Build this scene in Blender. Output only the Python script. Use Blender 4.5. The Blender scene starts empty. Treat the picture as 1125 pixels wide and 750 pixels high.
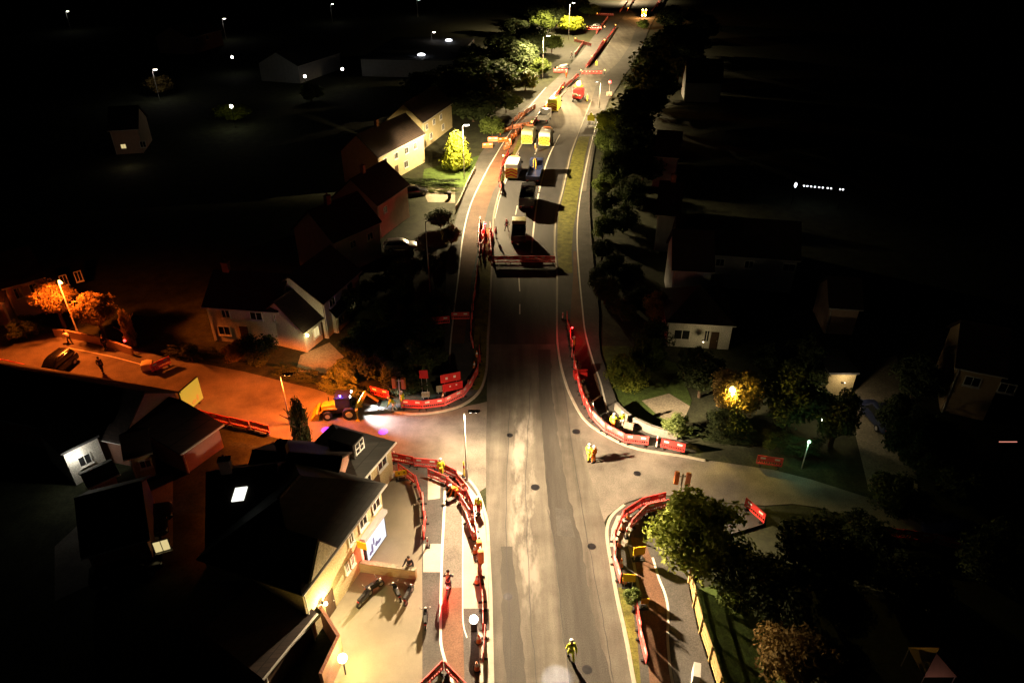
import bpy, bmesh, math, random
from mathutils import Vector, Matrix, noise
random.seed(7)
C = bpy.context.scene.collection
SC = bpy.context.scene
R = math.radians
PI = math.pi

# ------------------------------------------------------------------ camera
F, PITCH, CAMH, CX, CY = 760.0, R(31.5), 38.0, 562.5, 375.0
cam = bpy.data.cameras.new('camera'); camo = bpy.data.objects.new('camera', cam); C.objects.link(camo)
camo.location = (0, 0, CAMH); camo.rotation_euler = (R(90) - PITCH, 0, 0)
cam.sensor_width = 36.0; cam.lens = F / 1125.0 * 36.0
cam.clip_start = 0.5; cam.clip_end = 6000
SC.camera = camo

# ------------------------------------------------------------------ world: night sky
w = bpy.data.worlds.new('World'); SC.world = w; w.use_nodes = True
nt = w.node_tree; bg = nt.nodes['Background']
sky = nt.nodes.new('ShaderNodeTexSky'); sky.sky_type = 'NISHITA'; sky.sun_disc = False
sky.sun_elevation = R(12); sky.sun_rotation = R(200)
nt.links.new(sky.outputs[0], bg.inputs[0]); bg.inputs[1].default_value = 0.00012
moon = bpy.data.lights.new('moon', 'SUN'); moon.energy = 0.0012; moon.angle = R(0.5); moon.color = (.8, .88, 1)
mo = bpy.data.objects.new('moon', moon); C.objects.link(mo); mo.rotation_euler = (R(50), 0, R(-30))

SC.view_settings.view_transform = 'Standard'; SC.view_settings.look = 'None'
SC.view_settings.exposure = 0.25; SC.view_settings.gamma = 1.0
SC.render.engine = 'CYCLES'
cy = SC.cycles
cy.use_denoising = True
cy.max_bounces = 4; cy.diffuse_bounces = 2; cy.glossy_bounces = 2; cy.transmission_bounces = 2; cy.transparent_max_bounces = 4
cy.caustics_reflective = False; cy.caustics_refractive = False
cy.sample_clamp_indirect = 2.0

# ------------------------------------------------------------------ helpers
def g(u, v, z=0.0):
    a = (u - CX) / F; b = (v - CY) / F
    dz = -(math.sin(PITCH) + b * math.cos(PITCH)); dy = math.cos(PITCH) - b * math.sin(PITCH)
    t = (z - CAMH) / dz
    return Vector((a * t, dy * t, z))

MATS = {}
def mat(name, col, rough=.8, var=.25, scale=1.5, metal=0., spec=.3, emit=None, es=0., fine=0., bump=0., stretch=None, translucent=0.):
    m = bpy.data.materials.new(name); m.use_nodes = True; MATS[name] = m
    n = m.node_tree; b = n.nodes['Principled BSDF']
    b.inputs['Roughness'].default_value = rough; b.inputs['Metallic'].default_value = metal
    b.inputs['Specular IOR Level'].default_value = spec
    tc = n.nodes.new('ShaderNodeTexCoord'); src = tc.outputs['Object']
    if stretch:
        mp = n.nodes.new('ShaderNodeMapping'); mp.inputs['Scale'].default_value = stretch
        n.links.new(src, mp.inputs[0]); src = mp.outputs[0]
    nz = n.nodes.new('ShaderNodeTexNoise'); nz.inputs['Scale'].default_value = scale; nz.inputs['Detail'].default_value = 5
    nz.inputs['Roughness'].default_value = .62
    n.links.new(src, nz.inputs['Vector'])
    rp = n.nodes.new('ShaderNodeValToRGB')
    rp.color_ramp.elements[0].position = .3; rp.color_ramp.elements[1].position = .7
    rp.color_ramp.elements[0].color = [max(0, c * (1 - var)) for c in col] + [1]
    rp.color_ramp.elements[1].color = [min(1, c * (1 + var)) for c in col] + [1]
    n.links.new(nz.outputs['Fac'], rp.inputs[0]); out = rp.outputs[0]
    if fine:
        n2 = n.nodes.new('ShaderNodeTexNoise'); n2.inputs['Scale'].default_value = fine; n2.inputs['Detail'].default_value = 3
        n.links.new(tc.outputs['Object'], n2.inputs['Vector'])
        r2 = n.nodes.new('ShaderNodeValToRGB'); r2.color_ramp.elements[0].position = .3; r2.color_ramp.elements[1].position = .75
        r2.color_ramp.elements[0].color = (.62, .62, .62, 1); r2.color_ramp.elements[1].color = (1.25, 1.25, 1.25, 1)
        n.links.new(n2.outputs['Fac'], r2.inputs[0])
        mx = n.nodes.new('ShaderNodeMix'); mx.data_type = 'RGBA'; mx.blend_type = 'MULTIPLY'; mx.inputs[0].default_value = 1
        n.links.new(out, mx.inputs[6]); n.links.new(r2.outputs[0], mx.inputs[7]); out = mx.outputs[2]
    n.links.new(out, b.inputs['Base Color'])
    if bump:
        bp = n.nodes.new('ShaderNodeBump'); bp.inputs['Strength'].default_value = bump; bp.inputs['Distance'].default_value = .03
        n.links.new(nz.outputs['Fac'], bp.inputs['Height']); n.links.new(bp.outputs[0], b.inputs['Normal'])
    if emit:
        b.inputs['Emission Color'].default_value = list(emit) + [1]; b.inputs['Emission Strength'].default_value = es
    if translucent:
        t = n.nodes.new('ShaderNodeBsdfTranslucent'); ms = n.nodes.new('ShaderNodeMixShader'); ms.inputs[0].default_value = translucent
        n.links.new(out, t.inputs[0]); n.links.new(b.outputs[0], ms.inputs[1]); n.links.new(t.outputs[0], ms.inputs[2])
        n.links.new(ms.outputs[0], n.nodes['Material Output'].inputs[0])
    return m

def brickmat(name, c1, c2, mortar, bw=.22, bh=.075):
    m = mat(name, c1, .85)
    n = m.node_tree; b = n.nodes['Principled BSDF']
    tc = n.nodes.new('ShaderNodeTexCoord')
    sx = n.nodes.new('ShaderNodeSeparateXYZ'); n.links.new(tc.outputs['Object'], sx.inputs[0])
    ad = n.nodes.new('ShaderNodeMath'); ad.operation = 'ADD'; n.links.new(sx.outputs[0], ad.inputs[0]); n.links.new(sx.outputs[1], ad.inputs[1])
    cb = n.nodes.new('ShaderNodeCombineXYZ'); n.links.new(ad.outputs[0], cb.inputs[0]); n.links.new(sx.outputs[2], cb.inputs[1])
    bt = n.nodes.new('ShaderNodeTexBrick'); bt.inputs['Scale'].default_value = 1; bt.inputs['Brick Width'].default_value = bw
    bt.inputs['Row Height'].default_value = bh; bt.inputs['Mortar Size'].default_value = .008
    bt.inputs['Color1'].default_value = list(c1) + [1]; bt.inputs['Color2'].default_value = list(c2) + [1]; bt.inputs['Mortar'].default_value = list(mortar) + [1]
    n.links.new(cb.outputs[0], bt.inputs['Vector']); n.links.new(bt.outputs[0], b.inputs['Base Color'])
    return m

# old carriageway: streaks along the traffic, pale milled patches where the surface has been scraped
def road_material():
    m = bpy.data.materials.new('old_asphalt'); m.use_nodes = True; n = m.node_tree; b = n.nodes['Principled BSDF']
    b.inputs['Roughness'].default_value = .8; b.inputs['Specular IOR Level'].default_value = .25
    tc = n.nodes.new('ShaderNodeTexCoord')
    def nz(scale, st, det=5, rough=.6):
        mp = n.nodes.new('ShaderNodeMapping'); mp.inputs['Scale'].default_value = st; n.links.new(tc.outputs['Object'], mp.inputs[0])
        t = n.nodes.new('ShaderNodeTexNoise'); t.inputs['Scale'].default_value = scale; t.inputs['Detail'].default_value = det; t.inputs['Roughness'].default_value = rough
        n.links.new(mp.outputs[0], t.inputs['Vector']); return t.outputs['Fac']
    def ramp(f, a, bq, ca, cb):
        r = n.nodes.new('ShaderNodeValToRGB'); r.color_ramp.elements[0].position = a; r.color_ramp.elements[1].position = bq
        r.color_ramp.elements[0].color = list(ca) + [1]; r.color_ramp.elements[1].color = list(cb) + [1]; n.links.new(f, r.inputs[0]); return r.outputs[0]
    def mul(a, bq):
        x = n.nodes.new('ShaderNodeMix'); x.data_type = 'RGBA'; x.blend_type = 'MULTIPLY'; x.inputs[0].default_value = 1
        n.links.new(a, x.inputs[6]); n.links.new(bq, x.inputs[7]); return x.outputs[2]
    def mth(op, a, bq=None, c=None):
        x = n.nodes.new('ShaderNodeMath'); x.operation = op
        for i, q in enumerate((a, bq, c)):
            if q is None: continue
            if isinstance(q, (int, float)): x.inputs[i].default_value = q
            else: n.links.new(q, x.inputs[i])
        return x.outputs[0]
    base = ramp(nz(1, (.9, .05, 1)), .3, .7, (.085, .08, .072), (.19, .178, .158))
    base = mul(base, ramp(nz(.35, (1, 1, 1), 6), .3, .72, (.68, .66, .64), (1.2, 1.2, 1.18)))
    base = mul(base, ramp(nz(14, (1, 1, 1), 3), .3, .75, (.75, .75, .75), (1.2, 1.2, 1.2)))
    s = n.nodes.new('ShaderNodeSeparateXYZ'); n.links.new(tc.outputs['Object'], s.inputs[0])
    x, y = s.outputs[0], s.outputs[1]
    def window(q, a0, a1, a2, a3):
        u = n.nodes.new('ShaderNodeMapRange'); u.interpolation_type = 'SMOOTHSTEP'; n.links.new(q, u.inputs[0]); u.inputs[1].default_value = a0; u.inputs[2].default_value = a1
        d = n.nodes.new('ShaderNodeMapRange'); d.interpolation_type = 'SMOOTHSTEP'; n.links.new(q, d.inputs[0]); d.inputs[1].default_value = a2; d.inputs[2].default_value = a3
        d.inputs[3].default_value = 1; d.inputs[4].default_value = 0
        return mth('MULTIPLY', u.outputs[0], d.outputs[0])
    band = mth('MULTIPLY', window(x, -.5, .3, 1.5, 2.3), window(y, 26, 32, 47, 53))
    patch = n.nodes.new('ShaderNodeMapRange'); n.links.new(nz(.55, (1.2, .32, 1), 7, .65), patch.inputs[0]); patch.inputs[1].default_value = .47; patch.inputs[2].default_value = .6
    fac = mth('MULTIPLY', band, patch.outputs[0]); fac = mth('MULTIPLY', fac, .6)
    mx = n.nodes.new('ShaderNodeMix'); mx.data_type = 'RGBA'; n.links.new(fac, mx.inputs[0]); n.links.new(base, mx.inputs[6]); mx.inputs[7].default_value = (.4, .375, .34, 1)
    n.links.new(mx.outputs[2], b.inputs['Base Color'])
    bp = n.nodes.new('ShaderNodeBump'); bp.inputs['Strength'].default_value = .25; bp.inputs['Distance'].default_value = .02
    n.links.new(nz(25, (1, 1, 1), 3), bp.inputs['Height']); n.links.new(bp.outputs[0], b.inputs['Normal'])
    MATS['old_asphalt'] = m
road_material()
mat('ground_soil', (.035, .04, .02), .95, .5, .6, fine=6)
mat('new_asphalt', (.05, .05, .055), .75, .2, .5, fine=18, stretch=(1, .25, 1))
mat('dark_strip', (.07, .066, .06), .8, .3, .6, fine=16, stretch=(1.5, .15, 1))
mat('mid_asphalt', (.185, .17, .15), .85, .42, .3, fine=14)
mat('footway_asphalt', (.085, .082, .078), .85, .25, .5, fine=14)
mat('pale_concrete', (.5, .46, .4), .8, .14, .5, fine=40)
mat('forecourt_concrete', (.235, .21, .16), .85, .2, .3, fine=40)
mat('brown_cycle_track', (.17, .09, .055), .85, .25, .5, fine=14)
mat('grey_cycle_track', (.2, .18, .16), .85, .2, .5, fine=14)
mat('kerb_stone', (.42, .39, .33), .8, .15, 2)
mat('white_paint', (.75, .73, .66), .6, .1, 3)
mat('verge_grass', (.15, .15, .03), .95, .5, 1.2, fine=9, bump=.6)
mat('lawn_grass', (.06, .1, .02), .95, .45, 1.2, fine=9, bump=.6)
mat('paving', (.3, .27, .2), .9, .2, .8, fine=6)
mat('red_plastic', (.88, .045, .04), .45, .12, 3, spec=.5)
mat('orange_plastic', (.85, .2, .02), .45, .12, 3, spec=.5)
mat('reflector_white', (.95, .92, .9), .3, .05, 4, spec=.8)
mat('black_rubber', (.02, .02, .02), .8, .2, 4)
mat('galvanised', (.5, .5, .5), .45, .15, 3, metal=.4)
mat('pale_post', (.65, .64, .6), .5, .1, 3)
mat('dark_metal', (.03, .03, .035), .45, .2, 3, metal=.5)
mat('cream_render', (.52, .44, .25), .9, .1, 1.2, fine=10)
mat('white_render', (.72, .7, .64), .9, .1, 1.2, fine=10)
mat('flint', (.22, .21, .19), .9, .25, 3, fine=20)
mat('pink_render', (.55, .38, .3), .9, .12, 1.2)
mat('grey_render', (.45, .45, .47), .9, .12, 1.2)
brickmat('red_brick', (.24, .09, .055), (.32, .13, .08), (.35, .32, .28))
brickmat('yellow_brick', (.4, .27, .12), (.5, .34, .17), (.4, .36, .3))
brickmat('tile_roof', (.03, .022, .02), (.05, .034, .028), (.012, .01, .01), .3, .2)
brickmat('slate_roof', (.022, .023, .021), (.036, .037, .034), (.012, .012, .012), .4, .25)
mat('flat_roof', (.07, .072, .08), .8, .25, .6)
mat('window_glass', (.02, .022, .025), .08, .1, 3, spec=.8)
mat('white_frame', (.75, .74, .7), .5, .05, 3)
mat('dark_wood', (.06, .035, .02), .7, .3, 3)
mat('fence_wood', (.42, .3, .13), .8, .25, 3, stretch=(6, 6, .5))
mat('bark', (.08, .055, .035), .95, .3, 4)
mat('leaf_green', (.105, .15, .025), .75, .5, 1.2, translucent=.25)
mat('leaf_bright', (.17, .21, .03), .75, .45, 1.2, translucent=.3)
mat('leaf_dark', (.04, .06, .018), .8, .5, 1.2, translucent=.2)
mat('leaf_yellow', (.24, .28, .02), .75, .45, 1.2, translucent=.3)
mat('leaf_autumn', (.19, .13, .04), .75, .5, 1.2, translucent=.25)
mat('skin', (.5, .3, .22), .6, .05, 6)
mat('hair', (.03, .02, .015), .8, .2, 6)
mat('hivis_yellow', (.85, .95, .05), .7, .1, 4)
mat('hivis_orange', (.9, .22, .02), .7, .1, 4)
mat('dark_cloth', (.025, .025, .035), .9, .3, 4)
mat('helmet_white', (.85, .83, .78), .4, .03, 4)
mat('paint_black', (.012, .012, .014), .25, .1, 2, spec=.6)
mat('paint_silver', (.5, .5, .52), .3, .05, 2, metal=.5, spec=.6)
mat('paint_white', (.78, .78, .75), .35, .04, 2, spec=.5)
mat('paint_navy', (.025, .035, .09), .35, .1, 2, spec=.5)
mat('paint_red', (.5, .02, .02), .3, .06, 2, spec=.6)
mat('paint_orange', (.85, .23, .02), .4, .08, 2, spec=.5)
mat('plant_yellow', (.7, .4, .03), .5, .35, 2, spec=.5)
mat('paint_cream', (.75, .7, .42), .4, .04, 2, spec=.5)
mat('chevron_yellow', (.85, .8, .05), .4, .03, 2)
mat('chevron_red', (.6, .06, .03), .4, .03, 2)
mat('sign_yellow', (.9, .55, .02), .5, .05, 4)
mat('sign_red', (.7, .03, .03), .5, .05, 4)
mat('black_plastic', (.02, .02, .022), .4, .1, 4)
def emis(name, col, es, b=.8): mat(name, (b, b * .8, b * .6) if b < .8 else (.8, .8, .8), .5, .02, 2, emit=col, es=es)
emis('lamp_white', (1, .93, .8), 14); emis('lamp_cool', (.9, .95, 1), 4); emis('lamp_sodium', (1, .5, .12), 9)
emis('lamp_orange', (1, .5, .08), 18); emis('lamp_red', (1, .03, .03), 6); emis('lamp_yellow', (1, .8, .3), 25); emis('lamp_green', (.4, 1, .5), 3)
emis('headlight_dim', (1, .85, .75), 2.0); emis('screen_white', (.8, .9, 1), 1.0, .1); emis('screen_blue', (.1, .16, .5), .45, .1)
emis('lit_window', (1, .8, .35), .6); emis('skylight_glow', (.98, 1, .88), 1.2); emis('board_yellow', (1, .55, .05), .5, .06); emis('board_orange', (1, .36, .04), .5, .1)
emis('window_green', (.75, .8, .2), .25); emis('lamp_blue', (.15, .1, 1), 6); emis('strip_red', (1, .35, .25), .6); emis('lamp_amber', (1, .36, .04), 9); emis('neon_red', (1, .08, .06), 2.2)

def vary(name, lo, hi):
    m = MATS[name]; n = m.node_tree; b = n.nodes['Principled BSDF']; src = b.inputs['Base Color'].links[0].from_socket
    oi = n.nodes.new('ShaderNodeObjectInfo'); mr = n.nodes.new('ShaderNodeMapRange'); n.links.new(oi.outputs['Random'], mr.inputs[0]); mr.inputs[3].default_value = lo; mr.inputs[4].default_value = hi
    hs = n.nodes.new('ShaderNodeHueSaturation'); n.links.new(src, hs.inputs['Color']); n.links.new(mr.outputs[0], hs.inputs['Value']); mr2 = n.nodes.new('ShaderNodeMapRange'); n.links.new(oi.outputs['Random'], mr2.inputs[0]); mr2.inputs[3].default_value = 1.0; mr2.inputs[4].default_value = .84
    n.links.new(mr2.outputs[0], hs.inputs['Saturation']); n.links.new(hs.outputs[0], b.inputs['Base Color'])
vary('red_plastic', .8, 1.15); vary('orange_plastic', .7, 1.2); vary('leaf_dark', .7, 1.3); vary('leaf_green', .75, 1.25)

class MB:
    def __init__(s): s.bm = bmesh.new(); s.mi = 0
    def _f(s, vs):
        try: f = s.bm.faces.new(vs); f.material_index = s.mi; return f
        except ValueError: return None
    def box(s, c, d, rz=0., M=None):
        x, y, z = [q / 2 for q in d]; T = Matrix.Translation(c) @ Matrix.Rotation(rz, 4, 'Z')
        if M is not None: T = M @ T
        v = [s.bm.verts.new(T @ Vector(p)) for p in ((-x,-y,-z),(x,-y,-z),(x,y,-z),(-x,y,-z),(-x,-y,z),(x,-y,z),(x,y,z),(-x,y,z))]
        for q in ((3,2,1,0),(4,5,6,7),(0,1,5,4),(1,2,6,5),(2,3,7,6),(3,0,4,7)): s._f([v[i] for i in q])
        return s
    def bar(s, a, b, wd, ht):
        a = Vector(a); b = Vector(b); d = b - a
        q = d.to_track_quat('X', 'Z').to_matrix().to_4x4(); M = Matrix.Translation((a + b) / 2) @ q
        return s.box((0, 0, 0), (d.length, wd, ht), 0, M)
    def ring(s, pts): return [s.bm.verts.new(Vector(p)) for p in pts]
    def loft(s, rings, cap=True):
        rs = [s.ring(r) for r in rings]
        for a, b in zip(rs, rs[1:]):
            k = len(a)
            for i in range(k): s._f([a[i], a[(i + 1) % k], b[(i + 1) % k], b[i]])
        if cap: s._f(rs[0][::-1]); s._f(rs[-1])
        return s
    def tube(s, a, b, r0, r1=None, n=8):
        r1 = r0 if r1 is None else r1; a = Vector(a); b = Vector(b); q = (b - a).to_track_quat('Z', 'Y')
        f = lambda c, r: [c + q @ Vector((r * math.cos(2 * PI * i / n), r * math.sin(2 * PI * i / n), 0)) for i in range(n)]
        return s.loft([f(a, r0), f(b, r1)])
    def path(s, pts, rad, n=8):
        for i in range(len(pts) - 1): s.tube(pts[i], pts[i + 1], rad[i], rad[i + 1], n)
        return s
    def ball(s, c, r, sc=(1, 1, 1), n=10):
        M = Matrix.Translation(c) @ Matrix.Diagonal((sc[0], sc[1], sc[2], 1))
        res = bmesh.ops.create_uvsphere(s.bm, u_segments=n, v_segments=max(6, n * 2 // 3), radius=r, matrix=M)
        for v in res['verts']:
            for f in v.link_faces: f.material_index = s.mi; f.smooth = True
        return s
    def prism(s, pts, z0, z1):
        p = [(q[0], q[1]) for q in pts]
        ar = sum(a[0] * b[1] - b[0] * a[1] for a, b in zip(p, p[1:] + p[:1]))
        if ar < 0: p = p[::-1]
        return s.loft([[(x, y, z0) for x, y in p], [(x, y, z1) for x, y in p]])
    def poly(s, pts):
        return s._f(s.ring(pts))
    def build(s, name, m, parent=None, smooth=False, loc=None):
        me = bpy.data.meshes.new(name)
        bmesh.ops.recalc_face_normals(s.bm, faces=s.bm.faces[:])
        if smooth:
            for f in s.bm.faces: f.smooth = True
        s.bm.to_mesh(me); s.bm.free()
        if smooth: me.set_sharp_from_angle(angle=R(32))
        for q in (m if isinstance(m, (list, tuple)) else [m]): me.materials.append(MATS[q] if isinstance(q, str) else q)
        o = bpy.data.objects.new(name, me); C.objects.link(o)
        if parent: o.parent = parent
        if loc is not None: o.location = loc
        return o

def tag(o, label=None, cat=None, group=None, kind=None):
    if label: o['label'] = label
    if cat: o['category'] = cat
    if group: o['group'] = group
    if kind: o['kind'] = kind
    return o
def thing(name, label, cat, loc=(0, 0, 0), rz=0., group=None):
    o = bpy.data.objects.new(name, None); C.objects.link(o); o.location = loc; o.rotation_euler = (0, 0, rz); o.empty_display_size = .3
    return tag(o, label, cat, group)
KIDS = {}
def kids(o): return [c for c in o.children]
def copy_tree(o, parent=None):
    c = o.copy(); C.objects.link(c)
    if parent is not None: c.parent = parent
    for k in kids(o): copy_tree(k, c)
    return c
def dup(o, loc, rz=0., label=None, group=None, scale=None):
    c = copy_tree(o); c.location = loc; c.rotation_euler = (0, 0, rz)
    if label: c['label'] = label
    if group: c['group'] = group
    if scale: c.scale = scale if isinstance(scale, (tuple, list)) else (scale,) * 3
    return c
def setmat(o, m):
    for sl in o.material_slots: sl.link = 'OBJECT'; sl.material = MATS[m]
def struct(name, mb, m): return tag(mb.build(name, m), kind='structure')
def resample(pts, step):
    out = [pts[0].copy()]; acc = 0.
    for a, b in zip(pts, pts[1:]):
        d = (b - a).length; t = step - acc
        while t <= d: out.append(a.lerp(b, t / d)); t += step
        acc = (acc + d) % step if d else acc
    return out
def smooth_px(px, n=5):
    # Catmull-Rom through pixel points
    p = [Vector((a, b, 0)) for a, b in px]; p = [p[0] * 2 - p[1]] + p + [p[-1] * 2 - p[-2]]; out = []
    for i in range(1, len(p) - 2):
        for k in range(n):
            t = k / n; a, b, c, d = p[i - 1:i + 3]
            out.append(.5 * ((2 * b) + (c - a) * t + (2 * a - 5 * b + 4 * c - d) * t * t + (3 * b - a - 3 * c + d) * t ** 3))
    out.append(p[-2]); return [(q.x, q.y) for q in out]
def ribbon(mb, px, width, z, th=.0, off=0.):
    P = [g(u, v, z) for u, v in smooth_px(px)]
    L, Rr = [], []
    for i, p in enumerate(P):
        d = (P[min(i + 1, len(P) - 1)] - P[max(i - 1, 0)]); d.z = 0; d.normalize(); n = Vector((-d.y, d.x, 0))
        L.append(p + n * (off + width / 2)); Rr.append(p + n * (off - width / 2))
    for i in range(len(P) - 1):
        if th:
            q = [L[i], L[i + 1], Rr[i + 1], Rr[i]]
            mb.loft([[(v.x, v.y, z - th) for v in q], [(v.x, v.y, z) for v in q]])
        else: mb.poly([L[i], L[i + 1], Rr[i + 1], Rr[i]])
    return mb
def strip(mb, table, z, sub=3):
    # table rows (v, left u, right u), one sheet
    rows = []
    for (v0, a0, b0), (v1, a1, b1) in zip(table, table[1:]):
        for k in range(sub):
            t = k / sub; rows.append((v0 + (v1 - v0) * t, a0 + (a1 - a0) * t, b0 + (b1 - b0) * t))
    rows.append(table[-1]); prev = None
    for v, a, b in rows:
        cur = [mb.bm.verts.new(g(a + (b - a) * k / 3, v, z)) for k in range(4)]
        if prev:
            for k in range(3): mb._f([prev[k], prev[k + 1], cur[k + 1], cur[k]])
        prev = cur
    return mb
def slab(mb, px, z0, z1): return mb.prism([g(u, v, z1) for u, v in px], z0, z1)

# ------------------------------------------------------------------ ground and roads
mb = MB(); mb.poly([(-1800, -60, -.05), (1800, -60, -.05), (1800, 2600, -.05), (-1800, 2600, -.05)]); struct('ground', mb, 'ground_soil')
MAIN = [(900,545,722),(860,545,716),(750,541,697),(700,540,688),(650,539,678),(620,537,672),(577,535,665),(540,534,654),(500,534,641),(470,534,636),(450,535,632),(430,535,625),(408,535,618),(389,535,614),(370,536,612),(340,538,612),(300,540,612),(276,541,609),(250,541.5,610),(233,543,612),(210,549,618),(190,558,622),(170,567,627),(150,578,634),(130,592,642),(110,612,650),(95,626,655),(80,638,667),(68,648,680),(50,662,692),(30,676,699),(15,687,706),(2,697,714),(-12,707,723),(-30,722,736),(-50,745,757)]
mb = MB(); strip(mb, MAIN, 0); struct('main_road', mb, 'old_asphalt')
mb = MB(); slab(mb, [(-120,335),(0,352),(40,356),(77,363),(115,372),(144,383),(173,390),(210,397),(268,408),(308,418),(345,427),(400,443),(445,454),(480,453),(540,440),(540,530),(520,545),(490,514),(470,508),(430,506),(380,500),(330,488),(300,480),(260,468),(213,461),(160,447),(110,437),(0,425),(-120,412)], -.04, -.004); struct('side_road', mb, 'mid_asphalt')
mb = MB(); slab(mb, [(625,440),(638,455),(656,474),(680,487),(700,494),(749,502),(790,507),(850,516),(890,526),(950,545),(1010,560),(1080,580),(1200,615),(1200,660),(1080,622),(1010,594),(950,574),(900,557),(870,553),(840,555),(780,550),(728,543),(705,546),(684,553),(668,566),(660,580),(640,560)], -.04, -.008); struct('side_road', mb, 'mid_asphalt')
# resurfaced dark carriageway far away, the darkened unlit stretch and the dark longitudinal strip
mb = MB(); strip(mb, [(287,543,609),(276,543,607.5),(250,543.5,608),(233,545,610),(210,551,616),(190,560,620),(170,569,625),(150,579,632.5),(147,581,633)], .004); struct('new_or_shaded_road', mb, 'new_asphalt')
mb = MB(); strip(mb, [(378,538,610),(340,539.5,610.5),(300,541.5,610.5),(288,543,609)], .004); struct('new_or_shaded_road', mb, 'dark_strip')  # darker sheet over the unlit stretch, its shade put into the colour
def jag(px, amp=.12):
    P = [g(u, v) for u, v in px]; out = []
    for a, b in zip(P, P[1:]):
        k = max(2, int((b - a).length / .5))
        for i in range(k):
            p = a.lerp(b, i / k); p.x += random.uniform(-amp, amp); out.append(p)
    out.append(P[-1]); return out
lft = jag([(628,760),(617,680),(611,610),(602,550),(597,490),(592,430),(591,384)], .05); rgt = jag([(674,760),(664,720),(651,670),(640,603),(626,550),(613,480),(607,430),(605,384)], .1)
mb = MB(); mb._f(mb.ring([(p.x, p.y, .004) for p in lft] + [(p.x, p.y, .004) for p in rgt[::-1]])); struct('dark_road_strip', mb, 'dark_strip')
l2 = jag([(556,760),(552,680),(550,600)], .08); r2 = jag([(580,760),(572,690),(563,600)], .08)
mb = MB(); mb._f(mb.ring([(p.x, p.y, .004) for p in l2] + [(p.x, p.y, .004) for p in r2[::-1]])); struct('dark_road_strip', mb, 'dark_strip')
mb = MB()
for q in ([(610,557),(624,560),(632,590),(612,588)],):
    mb.poly([g(u, v, .008) for u, v in q])
struct('road_patch', mb, 'footway_asphalt')

FZ = .1
# footway lower left
BLK = [(425,503),(430,504),(470,507),(493,513),(513,525),(525,540),(532,560),(535.5,577),(537.5,620),(539,650),(540,700),(541,750),(545,900)]
mb = MB(); slab(mb, BLK + [(464,900),(464,750),(464,650),(463.5,600),(466,560),(465,545),(460,531),(450,521),(432,517),(424,510)], -.05, FZ); struct('footway', mb, 'footway_asphalt')
mb = MB(); slab(mb, [(432,517),(450,521),(460,531),(465,545),(466,560),(463.5,600),(464,650),(464,750),(464,900),(330,900),(362,752),(377,722),(357,688),(340,690),(340,640),(400,560),(416,530)], -.05, FZ - .003); struct('forecourt', mb, 'forecourt_concrete')
mb = MB()
for px in ([(465,597),(485,597),(485,628),(465,628)], [(470,517),(484,518),(483.5,547),(470,549)], [(490,532),(506,528),(506,545),(490,546)]): mb.poly([g(u, v, FZ + .004) for u, v in px])
struct('concrete_patches', mb, 'pale_concrete')
mb = MB(); strip(mb, [(900,485,517),(750,494,510),(735,491,510),(700,486,509),(645,486,508)], FZ + .004); struct('cycle_track', mb, 'brown_cycle_track')
mb = MB(); strip(mb, [(645,486,508),(625,487,508),(590,488,507),(550,490,506),(528,490,505)], FZ + .004); struct('cycle_track', mb, 'grey_cycle_track')
mb = MB(); strip(mb, [(668,508.5,537),(640,508.5,536.5),(600,508,535),(575,507.5,533),(560,507,530),(545,506.5,524),(530,506,512)], FZ + .004)
strip(mb, [(900,528,543),(750,527,539.5),(700,526,538.5),(692,526,538)], FZ + .004); struct('concrete_footway', mb, 'pale_concrete')
# upper left footway
UL = [(440,466,480),(447,466,500)]
ULT = [(438,480,514),(428,484,528),(408,487,535),(389,489,535),(377,488,536),(340,489,538),(300,490,540),(276,492,541),(250,498,541.5),(228,505,544),(210,511,549),(190,518,558),(170,527,567),(150,541,578),(130,562,592),(110,586,612),(95,602,626),(80,618,638),(60,637,654),(40,652,669),(20,668,683),(0,684,698),(-20,700,713)]
mb = MB(); strip(mb, ULT, FZ); 
mb2 = [(514,438),(507,444),(494,448),(480,451),(462,453),(445,453),(420,447),(440,443),(462,440),(480,438)]
mb.poly([g(u, v, FZ) for u, v in mb2])
struct('footway', mb, 'footway_asphalt')
ULK = [(400,443),(420,448),(445,453.5),(462,454),(480,452),(494,449),(507,444.5),(520,436),(529,425),(534,408),(535.5,389),(536,370),(538,340),(540,300),(541,276),(541.5,250),(543,233),(549,210),(558,190),(567,170),(578,150),(592,130),(612,110),(626,95)]
mb = MB(); ribbon(mb, ULK, .22, FZ + .012, .16); struct('kerb', mb, 'kerb_stone')
mb = MB(); strip(mb, [(377,496,510),(340,500,514),(300,505,519),(260,509.5,528),(228,518,536),(210,523,542),(191,534,553),(170,546,563),(152,557,574),(128,574,588)], FZ + .004); struct('cycle_track', mb, 'brown_cycle_track')
mb = MB(); strip(mb, [(428,518,529),(400,520,534),(370,521,535.5),(340,522,537),(300,524,539.5),(276,528,540.5),(250,531,541)], FZ + .006); struct('grass_verge', mb, 'verge_grass')
mb = MB(); strip(mb, [(200,548,553),(170,562,566),(150,571,577),(130,585,591)], FZ + .008); struct('grass_verge', mb, 'verge_grass')
mb = MB(); ribbon(mb, [(494,400),(495,377),(499,340),(504,300),(508.5,260),(517,225),(533,191),(545,170),(556,152),(573,128),(600,96)], .16, FZ + .012); struct('white_line', mb, 'white_paint')
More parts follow.
